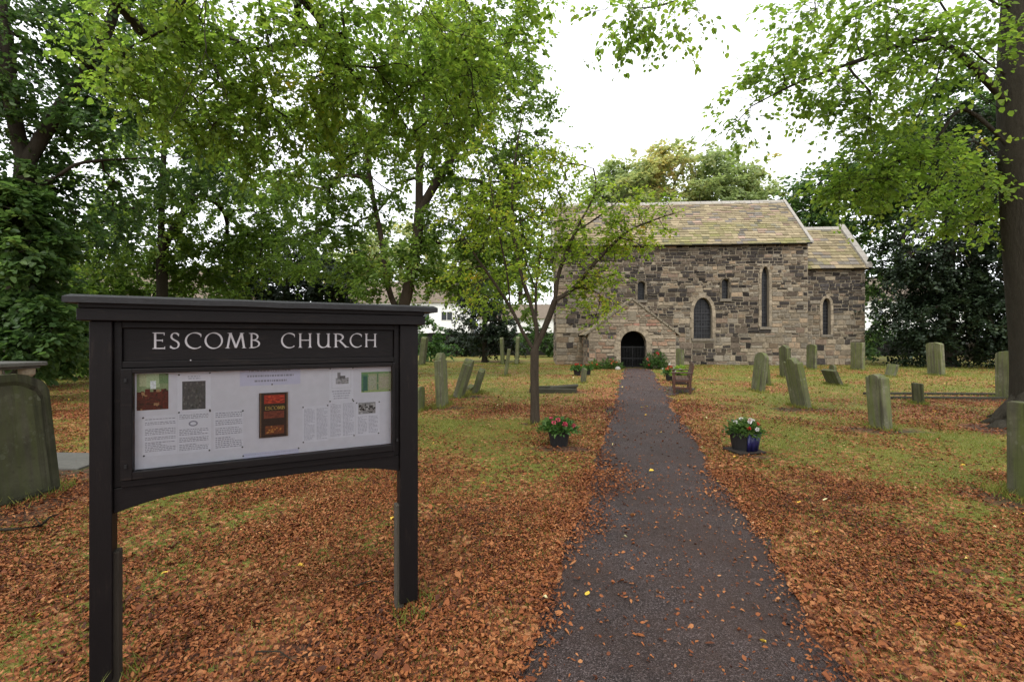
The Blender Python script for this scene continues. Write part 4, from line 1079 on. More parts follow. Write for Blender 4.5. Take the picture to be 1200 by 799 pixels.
west('round-topped green headstone standing alone before the dark yew', 'low', 1086, 1104.5, 1109, 402, 440, 0, R(-3))
west('broad headstone half hidden by the beech trunk', 'low', 1165, 1197, 1203, 413, 470, 0, 0)
headstone('large smooth green headstone closest to the viewer beside the beech', 'flat', (5.17, 4.35, 0), .75, .96, .12, R(-90)+YW, 0, 0)
east('tall upright headstone with stepped shoulders and pale green face', 'shoulder', 512, 519.5, 415, 478, .72, 0, R(2.5))
east('grey headstone leaning over toward the sapling', 'shoulder', 531, 541, 420, 466, .62, 0, R(-17))
east('short dark headstone leaning beside a broken fragment', 'peak', 553, 559.5, 431, 461, .5, 0, R(-17))
headstone('low broken fragment of stone at the foot of the short leaning headstone', 'peak', (G(551,458)[0], 14.0, 0), .42, .22, .16, R(75), 0, R(20))
east('tall thin headstone seen edge-on before the boundary wall', 'low', 587, 591, 396, 427, .7, 0, R(2))
east('short narrow headstone seen edge-on leaning toward the sapling', 'low', 590.5, 594, 409, 441, .5, 0, R(-8))
east('thin pale headstone seen edge-on close behind the sapling stem', 'low', 603.5, 607.5, 395, 427, .7, 0, R(-3))
east('pale headstone peeping out behind the noticeboard post', 'round', 490, 496, 395, 428, .6, 0, R(-7))
east('low dark headstone just visible beyond the foot of the noticeboard case', 'low', 488.5, 492, 455, 482, .5, 0, R(0))
headstone('small arched headstone set against the nave wall beside the porch', 'round', (P(795,400,25.6)[0], 25.6, 0), .62, 1.05, .12, R(-20), 0, R(-3))
headstone('little mossy stake of stone in front of the red flowers', 'round', (G(684,449)[0], G(684,449)[1]+.1, 0), .22, .55, .1, R(-60), R(6), R(0))
headstone('large shaded headstone with moulded border and cut corners behind the noticeboard', 'chamfer', (-4.90, 4.34, 0), .98, 1.25, .13, R(90)+YW, R(-1), R(-6), True, mat='tombstone_shaded')
# chest tomb, slab, kerbs
ct = empty('chest_tomb', 'table tomb of pale stone with moulded top slab on carved legs', 'tomb', (-11.05, 9.3, 0), YW)
mb = MB(); mb.box(-1.1, 1.1, -.5, .5, 1.03, 1.12); mb.box(-1.02, 1.02, -.43, .43, .98, 1.028); mb.build('top_slab', M['ledger'], ct, .02)
for sx in (-.85, .85):
    for sy in (-.3, .3):
        mb = MB(); mb.lathe([(.0,-.05),(.13,-.05),(.13,.18),(.09,.24),(.07,.34),(.11,.52),(.12,.62),(.08,.80),(.13,.86),(.13,.978),(0,.978)], 16, sx, sy); mb.build('leg', M['dressed'], ct, smooth=False)
mb = MB(); mb.box(-1.0, 1.0, -.40, .40, -.05, .12); mb.build('plinth', M['ledger'], ct, .01)
mb = MB(); mb.prism([(-.95,-.06),(.42,-.06),(.45,.05),(-.95,.05)], -.34, .34); o = mb.build('ledger_slab', M['ledger'], None, .015)
o.location = (-5.75, 5.85, .0); o.rotation_euler = (R(1), R(2), R(4)); setp(o, 'flat grey grave slab lying in leaves behind the bordered headstone', 'grave slab')
kb = empty('grave_kerb', 'low broken stone kerb of a grave beside the sapling', 'grave kerb', (1.33, 13.75, 0), R(-4))
for (a, b, c, d, h_, rz) in ((-.78,.60,-.28,-.12,.12,0),(-.78,.66,.28,.42,.15,R(2)),(-.80,-.66,-.1,.27,.11,0)):
    mb = MB(); mb.box(a, b, c, d, -.05, h_); q = mb.build('kerb_stone', M['kerb_old'], kb, .02); q.rotation_euler = (0, R(-1.5) if rz else 0, rz)
mb = MB(); mb.prism([(-.2,.08),(.62,.13),(.68,.22),(-.15,.15)], -.1, .28); mb.build('broken_slab', M['kerb_old'], kb, .02)
kb = empty('grave_kerb', 'long low stone kerb outlining a leaf-covered grave near the beech', 'grave kerb', (12.0, 12.0, 0), R(-3))
for (a, b, c, d) in ((-1.9,1.7,-.05,.05),(-1.9,1.7,.88,.98),(-1.97,-1.91,-.07,.98),(1.71,1.8,-.07,.98)):
    mb = MB(); mb.box(a, b, c, d, -.05, .075); mb.build('kerb_stone', M['kerb_old'], kb, .02)
for i, (x, y, s, lb) in enumerate(((712,431.5,.32,'pale boulder in the flower bed against the porch'),(724,433,.22,'flat pale stone next to the porch gate'))):
    p = G(x, y); mb = MB(); mb.lathe([(0,-.02),(s*.9,-.02),(s,.05),(s*.75,.13),(s*.3,.18),(0,.185)], 9); o = mb.build('boulder', M['coping'], None, .02, smooth=True)
    o.location = p; o.scale = (1, .7, .9); o.rotation_euler = (.06, -.05, .4+i); setp(o, lb, 'boulder')

# ------------------------------------------------------------------ bench
bn = empty('garden_bench', 'dark brown varnished wooden bench with arms facing the path', 'bench', (5.12, 13.75, 0.018), R(-18.5))
# local: x across (front at -x towards the path), y along
BL, BW = 1.45, .50
for yy in (-BL/2, BL/2-.06):
    mb = MB(); mb.box(-BW/2, -BW/2+.065, yy, yy+.06, 0, .585); mb.build('leg', M['bench'], bn, .006)
    mb = MB(); mb.add([(BW/2-.06,yy,0),(BW/2,yy,0),(BW/2,yy+.06,0),(BW/2-.06,yy+.06,0),(BW/2-.06,yy,.42),(BW/2,yy,.42),(BW/2,yy+.06,.42),(BW/2-.06,yy+.06,.42),(BW/2+.03,yy,.83),(BW/2+.08,yy,.83),(BW/2+.08,yy+.06,.83),(BW/2+.03,yy+.06,.83)],
       [(0,3,2,1),(0,1,5,4),(1,2,6,5),(2,3,7,6),(3,0,4,7),(4,5,9,8),(5,6,10,9),(6,7,11,10),(7,4,8,11),(8,9,10,11)]); mb.build('leg', M['bench'], bn, .006)
    mb = MB(); mb.box(-BW/2-.05, BW/2+.045, yy-.012, yy+.072, .587, .622); mb.build('armrest', M['bench'], bn, .008)
    mb = MB(); mb.box(-BW/2+.066, BW/2-.061, yy+.012, yy+.048, .14, .19); mb.box(-BW/2+.066, BW/2-.061, yy+.010, yy+.050, .34, .40); mb.build('side_rail', M['bench'], bn, .004)
mb = MB()
for k in range(6): mb.box(-BW/2-.01+k*.092, -.205+k*.092 if False else -BW/2+.072+k*.092, -BL/2+.02, BL/2-.02, .402, .424)
mb.build('seat', M['bench'], bn, .004)
mb = MB(); mb.box(-BW/2+.002, -BW/2+.03, -BL/2+.062, BL/2-.062, .32, .40); mb.build('front_rail', M['bench'], bn, .004)
mb = MB()
def bx(z): return BW/2-.045+max(0, (z-.42))*.22
def slat(y0, y1, z0, z1):
    mb.add([(bx(z0)-.012,y0,z0),(bx(z0)+.012,y0,z0),(bx(z0)+.012,y1,z0),(bx(z0)-.012,y1,z0),(bx(z1)-.012,y0,z1),(bx(z1)+.012,y0,z1),(bx(z1)+.012,y1,z1),(bx(z1)-.012,y1,z1)],
           [(0,3,2,1),(4,5,6,7),(0,1,5,4),(1,2,6,5),(2,3,7,6),(3,0,4,7)])
slat(-BL/2+.061, BL/2-.061, .76, .87); slat(-BL/2+.061, BL/2-.061, .46, .53)
for k in range(14): y0 = -BL/2+.085+k*.095; slat(y0, y0+.06, .531, .759)
mb.build('backrest', M['bench'], bn, .004)

# ------------------------------------------------------------------ planters
def planter(label, loc, rt, rb, h, plant_r, plant_h, n, petals, seed, flow=(0,0), pot='pot', name='flower_pot', squash=1.0, leafm='leaf_plant', lsize=.06, fbias=None):
    o = empty(name, label, 'flower pot', loc); g = np.random.default_rng(seed)
    mb = MB(); mb.lathe([(0,-.01),(rb,-.01),(rb*1.0,.01),(rt,h-.035),(rt*1.06,h-.034),(rt*1.06,h),(rt*.95,h),(rt*.93,h-.03),(0,h-.03)], 28); mb.build('pot', M[pot], o, smooth=False)
    mb = MB(); mb.lathe([(0,h-.028),(rt*.9,h-.028)], 20); mb.build('soil', M['soil'], o)
    d = g.normal(size=(n,3)); d[:,2] = np.abs(d[:,2]); d /= np.linalg.norm(d,axis=1,keepdims=True)
    p = d*np.array([plant_r, plant_r, plant_h])*(.35+.65*g.random((n,1))**.6)+np.array([0,0,h-.02])
    bump = .75+.5*g.random((n,1)); p[:,:2] *= bump
    p[:,2] -= .12*np.clip(np.hypot(p[:,0],p[:,1])/plant_r-.8, 0, 1)*plant_h*3
    Ln = lsize*(.6+.8*g.random(n)); leaves('foliage', p, d+g.normal(size=(n,3))*.6, g.normal(size=(n,3))*.6+np.array([0,0,1.]), Ln, Ln*.55, M[leafm], o)
    for mat, cnt, rr in petals:
        for k in range(cnt):
            pp = []; aa = []
            q = g.normal(size=3); q[2] = abs(q[2])+.2
            if fbias is not None: q = q*.55+np.array(fbias)
            q /= np.linalg.norm(q); c = q*np.array([plant_r, plant_r, plant_h])*1.02+np.array([0,0,h])
            for m in range(26):
                v = g.normal(size=3); v /= np.linalg.norm(v); v = v+q*.5; pp.append(c+v*rr*.45); aa.append(v)
            pp = np.array(pp); aa = np.array(aa); m = len(pp); L = np.full(m, rr*.95)
            leaves('flower', pp, aa, g.normal(size=(m,3)), L, L*.8, M[mat], o)
    return o
planter('black pot of trailing greenery with pink blooms beside the path', G(655,522), .165, .125, .25, .27, .17, 1100, [('petal_pink', 7, .028)], 21, fbias=(.35,-.7,.35), lsize=.055)
bp = planter('dark pot wrapped in shiny blue with white flowers across the path', G(877,531), .19, .155, .25, .22, .17, 900, [('petal_white', 9, .024), ('petal_red', 3, .022)], 22, fbias=(.35,-.3,.6), leafm='leaf_dark', lsize=.06)
mb = MB(); pts_ = []
vs = []; fs = []; K = 22
for i in range(K+1):
    t = R(-105+150*i/K); rr = 1+.05*math.sin(i*1.7)
    vs += [((.155*1.03+.012)*rr*math.cos(t), (.155*1.03+.012)*rr*math.sin(t), .0), ((.19*1.1)*rr*math.cos(t), (.19*1.1)*rr*math.sin(t), .235+.02*math.sin(i*2.3))]
fs = [(2*i, 2*i+2, 2*i+3, 2*i+1) for i in range(K)]
mb.add(vs, fs); w_ = mb.build('wrap', M['pot_blue'], bp, smooth=True); sm = w_.modifiers.new('s', 'SOLIDIFY'); sm.thickness = .004
mb = MB(); mb.box(-.19, .24, -.15, .22, .004, .03); sl_ = mb.build('paving_slab', M['soil'], None, .008); sl_.location = G(879,533)+Vector((0,.16,.0)); sl_.rotation_euler = (0,0,.2); setp(sl_, 'small stone slab beneath the blue wrapped pot', 'paving slab')
bp.location = bp.location+Vector((0,.12,.03))
planter('black pot of bright red geraniums near the porch wall', G(676.5,440), .17, .13, .27, .25, .2, 500, [('petal_red', 6, .045)], 23, fbias=(-.2,-.3,.9), lsize=.09)
planter('black pot of sparser coral geraniums close beside the bright red ones', G(688,439.5), .17, .13, .27, .22, .18, 350, [('petal_orange', 4, .035)], 24, fbias=(.2,-.3,.9), lsize=.09)
planter('black pot of feathery lime-green plants just past the bench', (5.92, 16.0, 0), .22, .18, .34, .27, .30, 800, [('petal_white', 4, .03)], 25, lsize=.1, leafm='leaf_light')
planter('pot of red flowers standing beyond the bench arm', (6.05, 17.4, 0), .18, .14, .30, .25, .20, 450, [('petal_red', 5, .045), ('petal_orange', 3, .04)], 26, fbias=(-.1,-.5,.8), lsize=.09)

# ------------------------------------------------------------------ houses and walls beyond
def house(label, x0, x1, y0, y1, ze, zr, wins, rz=0, ridge_x=True, chim=()):
    o = empty('house', label, 'house', ((x0+x1)/2, y0, 0), rz); W = (x1-x0)/2; Dp = y1-y0
    mb = MB(); mb.box(-W, W, 0, Dp, -.5, ze); mb.build('wall', M['render_white'], o)
    mb = MB(); ov = .3
    mb.add([(-W-ov,-ov,ze-.02),(W+ov,-ov,ze-.02),(W+ov,Dp/2,zr),(-W-ov,Dp/2,zr),(-W-ov,Dp+ov,ze-.02),(W+ov,Dp+ov,ze-.02)], [(0,1,2,3),(3,2,5,4),(0,3,4),(1,5,2),(0,4,5,1)])
    rf_ = mb.build('roof', M['house_roof'], o)
    for cx in chim:
        mb = MB(); mb.box(cx-.4, cx+.4, Dp/2-.35, Dp/2+.35, zr-.5, zr+1.0); mb.build('chimney', M['house_roof'], rf_)
    for (wx, wz, ww, wh) in wins:
        mb = MB(); mb.box(wx-ww/2, wx+ww/2, -.03, .02, wz, wz+wh); wn = mb.build('window', M['render_white'], o)
        for k in (0, 1):
            mb = MB(); a = wx-ww/2+.06+k*(ww/2-.03); mb.box(a, a+ww/2-.09, -.035, -.031, wz+.06, wz+wh-.06); mb.build('pane', M['window_glass'], wn)
    return o
house('long white rendered house with brown tiled roof beyond the boundary wall', -24, -5.6, 60, 68, 6.4, 9.6, [(w_, z_, 1.5, 1.2) for w_ in (-7,-3.5,0,3.2,6.2) for z_ in (1.2, 4.0)], 0)
house('lower white house glimpsed between the sapling and the church', -4.5, 7.5, 62, 70, 4.4, 6.6, [(w_, 1.2, 1.6, 1.3) for w_ in (-4,-1,2.2,4.6)], 0)
house('brown-roofed house mostly hidden behind the dense trees', -56, -33, 52, 61, 5.2, 10.2, [(w_, 2.2, 1.5, 1.2) for w_ in (-8,-4,0,4,8)], 0)
house('white gabled house gleaming beyond the chancel and the yew', 46, 62, 62, 70, 6.8, 10.5, [(w_, z_, 1.3, 1.3) for w_ in (-4,0,4) for z_ in (1.2, 4.2)], 0)
def bwall(label, xa, ya, xb, yb_, h):
    d = Vector((xb-xa, yb_-ya, 0)); o_ = MB(); L = d.length; o_.box(0, L, 0, .45, -.2, h); 
    k = 0
    while k < L: e = min(L, k+1.1); o_.box(k+.02, e-.02, -.06, .51, h+.002, h+.14+.04*random.random()); k = e
    o = o_.build('boundary_wall', M['wall_dark'], None); o.location = (xa, ya, 0); o.rotation_euler = (0, 0, math.atan2(d.y, d.x)); setp(o, label, 'wall')
bwall('dark stone churchyard wall below the white houses', -30, 44, 4.5, 44, 2.0)
bwall('dark churchyard wall running behind the chancel and yew', 24, 43, 60, 43, 1.6)

# ------------------------------------------------------------------ trees
Z = lambda x, y, D: tuple(P(x, y, D))
def gz(x, D): return ((x-CX)/F*D, D, -.1)
# dark spreading tree, far left
tree('broadleaf_tree', 'dark broad tree with thick forked trunk standing over the laurel bushes', 'tree',
     [[gz(22,12), Z(24,330,12), Z(30,240,12), Z(32,190,12)], [Z(32,190,12), Z(75,120,12.3), Z(120,50,12.5), Z(150,-40,13)], [Z(30,200,12), Z(12,110,12), Z(5,20,12), Z(-10,-60,12)]],
     [lobe(40,70,12,100,80,80), lobe(150,50,13,100,80,75), lobe(175,170,13.5,110,60,60), lobe(95,250,13.2,80,45,34), lobe(10,190,12,50,70,40), lobe(60,-60,12,180,60,50), lobe(-90,60,12,80,120,50)],
     M['leaf_dark'], M['bark_dark'], 95, .12, .5, .40, None, .010, [[Z(36,225,12), Z(70,205,12), Z(100,190,12.2), Z(180,185,13)]], 31)
tree('broadleaf_tree', 'slender mid-green tree seen over the middle of the noticeboard roof', 'tree',
     [[gz(188,20), Z(190,340,20), Z(189,260,20), Z(192,180,20), Z(195,110,20)], [Z(189,290,20), Z(225,230,20.5), Z(240,150,21)]],
     [lobe(190,200,20,90,70,80), lobe(265,230,21,80,60,60), lobe(150,280,20,80,40,45), lobe(310,290,22,70,45,48), lobe(230,300,21,70,30,34), lobe(200,110,20,100,60,50), lobe(110,265,17,55,50,36), lobe(305,250,22,60,45,40), lobe(150,310,21,90,28,36), lobe(260,305,22,80,25,34)],
     M['leaf_mid'], M['bark_dark'], 92, .14, .6, .30, None, .012, (), 32)
tree('broadleaf_tree', 'tall twin-stemmed tree with light green crown behind the noticeboard', 'tree',
     [[gz(470,18), Z(470,375,18), Z(478,340,18), Z(490,270,18.2), Z(492,190,18.3), Z(500,100,18.3), Z(505,20,18.3)], [Z(470,372,18), Z(456,340,18), Z(446,275,17.8), Z(436,225,17.6), Z(425,150,17.6)], [Z(490,250,18.2), Z(520,200,18.6), Z(560,140,19)]],
     [lobe(470,110,18,120,90,120), lobe(420,200,18,80,70,62), lobe(565,150,18.5,80,100,115), lobe(545,250,18.5,70,50,42), lobe(395,290,19,60,45,42), lobe(560,60,18,75,60,60), lobe(450,310,17.5,50,25,18), lobe(610,210,19,40,55,30), lobe(350,180,18,80,70,60), lobe(520,300,18,60,35,34), lobe(585,290,18.5,45,45,34), lobe(600,350,20,30,30,14), lobe(440,330,17.5,35,16,6), lobe(540,325,18,45,18,18), lobe(500,335,19,40,12,5), lobe(575,250,18.5,50,40,30)],
     M['leaf_mid'], M['bark'], 98, .13, .55, .36, None, .011, (), 33)
# near tree whose trunk stands behind the viewer; its boughs hang into the top of the view
tree('broadleaf_tree', 'lime tree overhanging the noticeboard with drooping light green sprays', 'tree',
     [[(-5.5,-3.0,-.1), (-5.4,-2.9,3), (-5.1,-2.2,6), (-4.8,-1.0,9)], [(-5.1,-2.2,6), (-4.9,1.0,8.2), (-4.4,4.5,9.4), (-3.2,8.0,9.8)], [(-5.2,-2.5,5), (-6.2,1.5,7.5), (-6.8,4.5,8.6), (-6.3,7.2,8.6)]],
     [lobe(180,40,7.5,100,70,50), lobe(330,50,8,120,80,80), lobe(460,40,8.5,130,75,90), lobe(575,30,9,70,55,40), lobe(300,150,8.7,90,55,44), lobe(430,140,9,100,60,56), lobe(540,120,9.3,70,50,34), lobe(230,110,8,70,60,36),
      ((-3.5,4.0,9.0),(4.0,2.5,1.3),60), ((-3.0,0.5,9.5),(4.5,3.0,1.6),60), ((1.0,2.5,9.6),(6.0,4.0,1.2),150), ((1.0,-2.0,9.5),(4.0,3.0,1.5),50), ((-4.5,-6.0,6.5),(5.0,3.0,3.5),130), ((1.5,-7.0,6.0),(4.0,2.5,3.5),110)],  # lobes above and behind the viewer are unseen, added to shade sign and ground
     M['leaf_light'], M['bark_dark'], 66, .085, .42, .40, .16, .006,
     [[Z(260,-90,7.5), Z(243,-10,6.6), Z(240,40,6.4), Z(241,60,6.3), Z(225,95,6.2), Z(200,140,6.1)], [Z(240,62,6.3), Z(258,90,6.4), Z(268,125,6.5)], [Z(280,-60,8), Z(272,5,6.9), Z(300,35,6.8), Z(318,55,6.8), Z(322,80,6.8), Z(345,95,6.9)],
      [Z(510,-60,8), Z(500,0,7), Z(488,18,7), Z(470,35,6.9)], [Z(500,2,7), Z(515,28,7.1), Z(545,42,7.2), Z(580,47,7.3)]], 34, step=.5, up=.0, shell=.35, twigs=True)
# big smooth-barked tree at the right
tree('beech_tree', 'large beech with smooth grey leaning trunk and roots spreading among leaves', 'tree',
     [[(9.86,8.35,-.12), (9.80,8.35,.5), (9.70,8.35,1.6), (9.52,8.35,3.0), (9.36,8.35,4.5), (9.24,8.35,6.5), (9.30,8.35,8.5), (9.5,8.4,11)]],
     [lobe(1010,30,8,110,45,42), lobe(900,95,7.8,55,50,16), lobe(1090,60,8,75,60,34), lobe(980,110,8,80,30,24), lobe(1060,200,8.6,90,40,38), lobe(1140,230,9,50,55,34), lobe(990,215,8.8,55,25,14), lobe(1040,150,8.3,70,30,18),
      lobe(735,22,7,50,20,6), lobe(790,10,7,60,20,7), lobe(870,140,7.6,25,18,4), ((9.5,8.5,11.5),(5,4,3),110), ((8.5,4.5,9.5),(3.5,2.5,1.5),60), ((11.5,7,8),(2.5,4,2),60), ((4.5,3.5,9.4),(3.0,2.5,1.0),25)],  # unseen high lobes reaching over the foreground are added to darken the ground
     M['leaf_light'], M['bark_smooth'], 60, .085, .42, .85, .15, .005,
     [[(9.26,8.35,6.3), Z(1135,55,8.2), Z(1100,0,8.0), Z(1060,-50,7.8)], [(9.29,8.35,5.7), Z(1120,60,8.2), Z(1075,47,8.1), Z(1010,70,8), Z(940,95,7.9), Z(880,125,7.7)], [(9.33,8.35,4.9), Z(1130,128,8.3), Z(1090,175,8.4), Z(1050,190,8.6), Z(1000,215,8.8)],
      [(9.3,8.35,5.5), Z(1120,95,8.5), Z(1040,110,8.6), Z(960,150,8.6), Z(920,175,8.5)], [(9.26,8.35,7.5), Z(1050,-60,7.6), Z(900,-50,7.2), Z(790,2,7), Z(740,10,7)], [(9.38,8.3,4.3), Z(1140,165,8.6), Z(1100,215,8.8), Z(1060,260,9)]], 35, step=.45, up=.1, shell=.2, flare=.3, twigs=True)
# roots of the beech
bt = [o for o in bpy.data.objects if o.name == 'beech_tree'][0]
mb = MB()
for (ang, L, r) in ((188,1.25,.20),(215,1.0,.18),(255,.9,.17),(160,.9,.16),(300,.9,.16),(20,.9,.16),(100,.9,.15),(235,.7,.12)):
    dx, dy = math.cos(R(ang)), math.sin(R(ang))
    mb.tube([(dx*.25,dy*.25,.75),(dx*.42,dy*.42,.40),(dx*.65,dy*.65,.16),(dx*L*.85,dy*L*.85,.05),(dx*L*1.1,dy*L*1.1,-.02)], [r*.9, r, r*.8, r*.5, r*.2], 12)
q = mb.build('root', M['bark_smooth'], bt, smooth=True); q.location = (0,0,.12)
# trees behind the church
tree('broadleaf_tree', 'big rounded tree turning tan rising behind the nave roof', 'tree',
     [[gz(790,46), Z(790,330,46), Z(788,260,46), Z(790,215,46)]],
     [lobe(790,230,46,60,58,120), lobe(735,235,46,45,45,70), lobe(850,225,46,45,48,80), lobe(700,255,46,35,40,25), lobe(885,240,46,22,25,16), lobe(800,290,46,90,50,50)], M['leaf_autumn_hazy'], M['bark'], 130, .34, 1.5, .6, None, .03, (), 36, step=1.5)
tree('broadleaf_tree', 'dark green tree with tan lower leaves behind the chancel', 'tree',
     [[gz(985,36), Z(985,350,36), Z(980,280,36), Z(978,220,36)]],
     [lobe(975,230,36,55,50,60), lobe(1010,300,36,36,60,40), lobe(950,260,36,35,40,30), lobe(1020,390,35,18,28,14), lobe(1015,200,36,40,35,30)], M['leaf_dark'], M['bark_dark'], 90, .28, 1.0, .5, None, .02, (), 37, step=1.2)
tree('yew_tree', 'huge blackish yew with boughs sweeping to the ground near the far wall', 'tree',
     [[gz(1110,26), Z(1110,350,26), Z(1112,250,26), Z(1110,160,26)]],
     [lobe(1110,190,26,40,60,44), lobe(1105,290,26,62,60,80), lobe(1120,375,26,80,48,110), lobe(1170,300,25,45,90,70), lobe(1075,345,26,32,55,30), lobe(1150,180,26,45,50,34), lobe(1210,340,24,60,80,60)], M['leaf_yew'], M['bark_dark'], 190, .15, .85, .55, None, .02, (), 38, step=1.0, up=-.1, flat_=.28, shell=.45)
tree('broadleaf_tree', 'pale green tree rising far behind the white rendered house', 'tree',
     [[gz(470,80), Z(470,350,80), Z(470,300,80)]], [lobe(470,300,80,60,40,70), lobe(420,310,80,40,30,36), lobe(530,310,80,40,32,40)], M['leaf_autumn_hazy'], M['bark'], 120, .5, 2.2, .6, None, .03, (), 61, step=2.5)
tree('broadleaf_tree', 'mid-green tree far behind the lower white house', 'tree',
     [[gz(610,82), Z(610,350,82), Z(610,310,82)]], [lobe(610,310,82,45,36,50), lobe(575,325,82,30,22,22)], M['leaf_mid'], M['bark'], 120, .5, 2.2, .6, None, .03, (), 62, step=2.5)
tree('broadleaf_tree', 'tall green tree showing above the huge yew', 'tree',
     [[gz(1140,34), Z(1140,330,34), Z(1136,230,34), Z(1132,150,34)]], [lobe(1130,140,34,65,60,80), lobe(1070,190,34,50,45,50), lobe(1180,180,34,50,70,60), lobe(1045,235,35,35,35,26)], M['leaf_dark'], M['bark_dark'], 110, .26, 1.1, .5, None, .02, (), 63, step=1.2)
tree('yew_tree', 'dark clipped-looking yew bush behind the sapling', 'tree',
     [[gz(568,31), Z(568,400,31), Z(568,360,31), Z(568,335,31)]], [lobe(568,372,31,32,38,70), lobe(560,345,31,24,26,30), lobe(590,392,31,18,22,24)], M['leaf_yew'], M['bark_dark'], 120, .14, .55, .25, None, .015, (), 39, step=.8, flat_=.4)
tree('shrub', 'low dark evergreen shrub growing against the churchyard wall', 'bush',
     [[gz(535,41), Z(535,412,41), Z(535,405,41)]], [lobe(530,402,41,26,14,34), lobe(555,405,41,14,12,16)], M['leaf_yew'], M['bark_dark'], 110, .17, .5, .08, None, .01, (), 64, step=.6)
tree('shrub', 'dark leafy shrub at the wall end nearest the church corner', 'bush',
     [[gz(628,40), Z(628,412,40), Z(628,402,40)]], [lobe(628,398,40,22,18,34), lobe(648,404,40,8,12,10)], M['leaf_dark'], M['bark_dark'], 110, .17, .5, .08, None, .01, (), 65, step=.6)
tree('yew_tree', 'spreading dark holly visible just above the noticeboard lettering', 'tree',
     [[gz(335,27), Z(335,380,27), Z(335,340,27), Z(335,310,27)]], [lobe(340,330,27,70,36,90), lobe(300,345,27,40,30,36), lobe(390,335,27,40,25,36), lobe(350,290,28,70,30,50), lobe(290,310,28,40,40,34)], M['leaf_yew'], M['bark_dark'], 80, .2, .6, .3, None, .015, (), 40, step=.8)
# bushes at the left
tree('laurel_bush', 'tall dark laurel bush smothering the foot of the forked trunk', 'bush',
     [[gz(15,14), Z(15,400,14), Z(18,350,14)]], [lobe(10,320,14,55,75,110), lobe(55,380,15,45,50,80), lobe(-30,300,13,50,90,60), lobe(20,415,15,60,24,50), lobe(25,285,11.3,34,55,60), lobe(35,380,11.3,38,45,60), lobe(15,235,11.4,28,30,26)], M['leaf_dark'], M['bark_dark'], 70, .15, .4, .1, None, .01, (), 41, step=.5)
tree('laurel_bush', 'yellow-olive bush between the dark laurel and the noticeboard', 'bush',
     [[gz(95,19), Z(95,400,19), Z(95,370,19)]], [lobe(95,370,19,42,48,70), lobe(110,330,20,40,26,30), lobe(75,415,18,40,26,44), lobe(160,345,22,60,22,40), lobe(230,345,24,60,18,40)], M['leaf_mid'], M['bark_dark'], 64, .16, .45, .1, None, .01, (), 42, step=.5)
tree('shrub', 'fresh green shrub beside the noticeboard end before the far wall', 'bush',
     [[gz(500,32), Z(500,412,32), Z(500,400,32)]], [lobe(500,392,32,18,22,24), lobe(512,405,32,22,12,20)], M['leaf_plant'], M['bark_dark'], 60, .17, .45, .08, None, .01, (), 43, step=.5)
# young tree in the middle
bD = 8.6
tree('young_tree', 'young slender tree with vase-shaped branches and sparse yellow-green leaves by the path', 'tree',
     [[(.436,bD,-.1), (.43,bD,.5), (.425,bD,1.0), (.43,bD,1.40)], [(.43,bD,1.40), Z(629,385,bD), Z(620,350,bD), Z(606,300,8.7), Z(600,230,8.7), Z(606,170,8.8), Z(612,140,8.8)]],
     [lobe(600,220,8.7,70,80,50), lobe(560,260,8.5,50,60,32), lobe(655,240,8.6,50,65,30), lobe(725,280,8.4,70,32,34), lobe(560,320,8.9,50,22,14), lobe(690,335,8.4,50,25,24), lobe(735,250,8.3,60,28,26), lobe(700,360,8.5,30,14,4), lobe(560,345,8.7,40,16,10), lobe(660,290,8.4,40,40,18), lobe(650,180,8.8,35,45,10), lobe(640,300,9.2,60,50,10), lobe(610,270,7.8,60,60,12)],
     M['leaf_sapling'], M['bark'], 46, .060, .27, .086, .080, .0052,
     [[(.43,bD,1.40), Z(638,385,bD), Z(650,352,8.5), Z(655,320,8.5), Z(674,272,8.4), Z(698,222,8.3), Z(690,180,8.3)], [Z(650,352,8.5), Z(672,338,8.5), Z(700,305,8.3), Z(735,272,8.2), Z(772,256,8.1), Z(802,247,8.1)],
      [(.43,bD,1.36), Z(612,388,8.6), Z(598,360,8.55), Z(575,325,8.5), Z(556,298,8.4), Z(538,268,8.3)], [Z(629,375,bD), Z(628,340,8.8), Z(634,290,9.0), Z(638,220,9.2), Z(655,175,9.3)], [Z(598,360,8.55), Z(594,320,8.3), Z(583,265,8.0), Z(572,200,7.7)],
      [Z(645,368,8.6), Z(668,335,9.1), Z(705,300,9.4), Z(750,285,9.6)], [Z(674,272,8.4), Z(700,255,8.2), Z(735,228,8.0)], [Z(700,305,8.3), Z(730,305,8.6), Z(765,300,8.8)], [Z(628,340,8.8), Z(612,290,9.0), Z(610,235,9.2)]], 44, step=.25, up=.6, shell=.1, flare=.35, arc=.06, twigs=True)
# plants against the porch
def bush(label, loc, rx, rz_, n, petals, seed, mat='leaf_plant', ls=.1):
    o = empty('flowering_plant', label, 'plant', loc); g = np.random.default_rng(seed)
    d = g.normal(size=(n,3)); d[:,2] = np.abs(d[:,2]); d /= np.linalg.norm(d,axis=1,keepdims=True); p = d*np.array([rx, rx*.7, rz_])*(.3+.7*g.random((n,1)))
    L = ls*(.6+.8*g.random(n)); leaves('foliage', p, d+g.normal(size=(n,3))*.6, g.normal(size=(n,3))*.7+np.array([0,0,1.]), L, L*.5, M[mat], o)
    for mt, c, r in petals:
        q = g.normal(size=(c,3)); q[:,2] = np.abs(q[:,2]); q[:,1] = -np.abs(q[:,1]); q /= np.linalg.norm(q,axis=1,keepdims=True); q = q*np.array([rx, rx*.7, rz_])*1.02
        for q1 in q: q = q1[None]+g.normal(size=(14,3))*r*.5; L = np.full(len(q), r); leaves('flower', q, g.normal(size=q.shape), g.normal(size=q.shape), L, L*.8, M[mt], o)
    return o
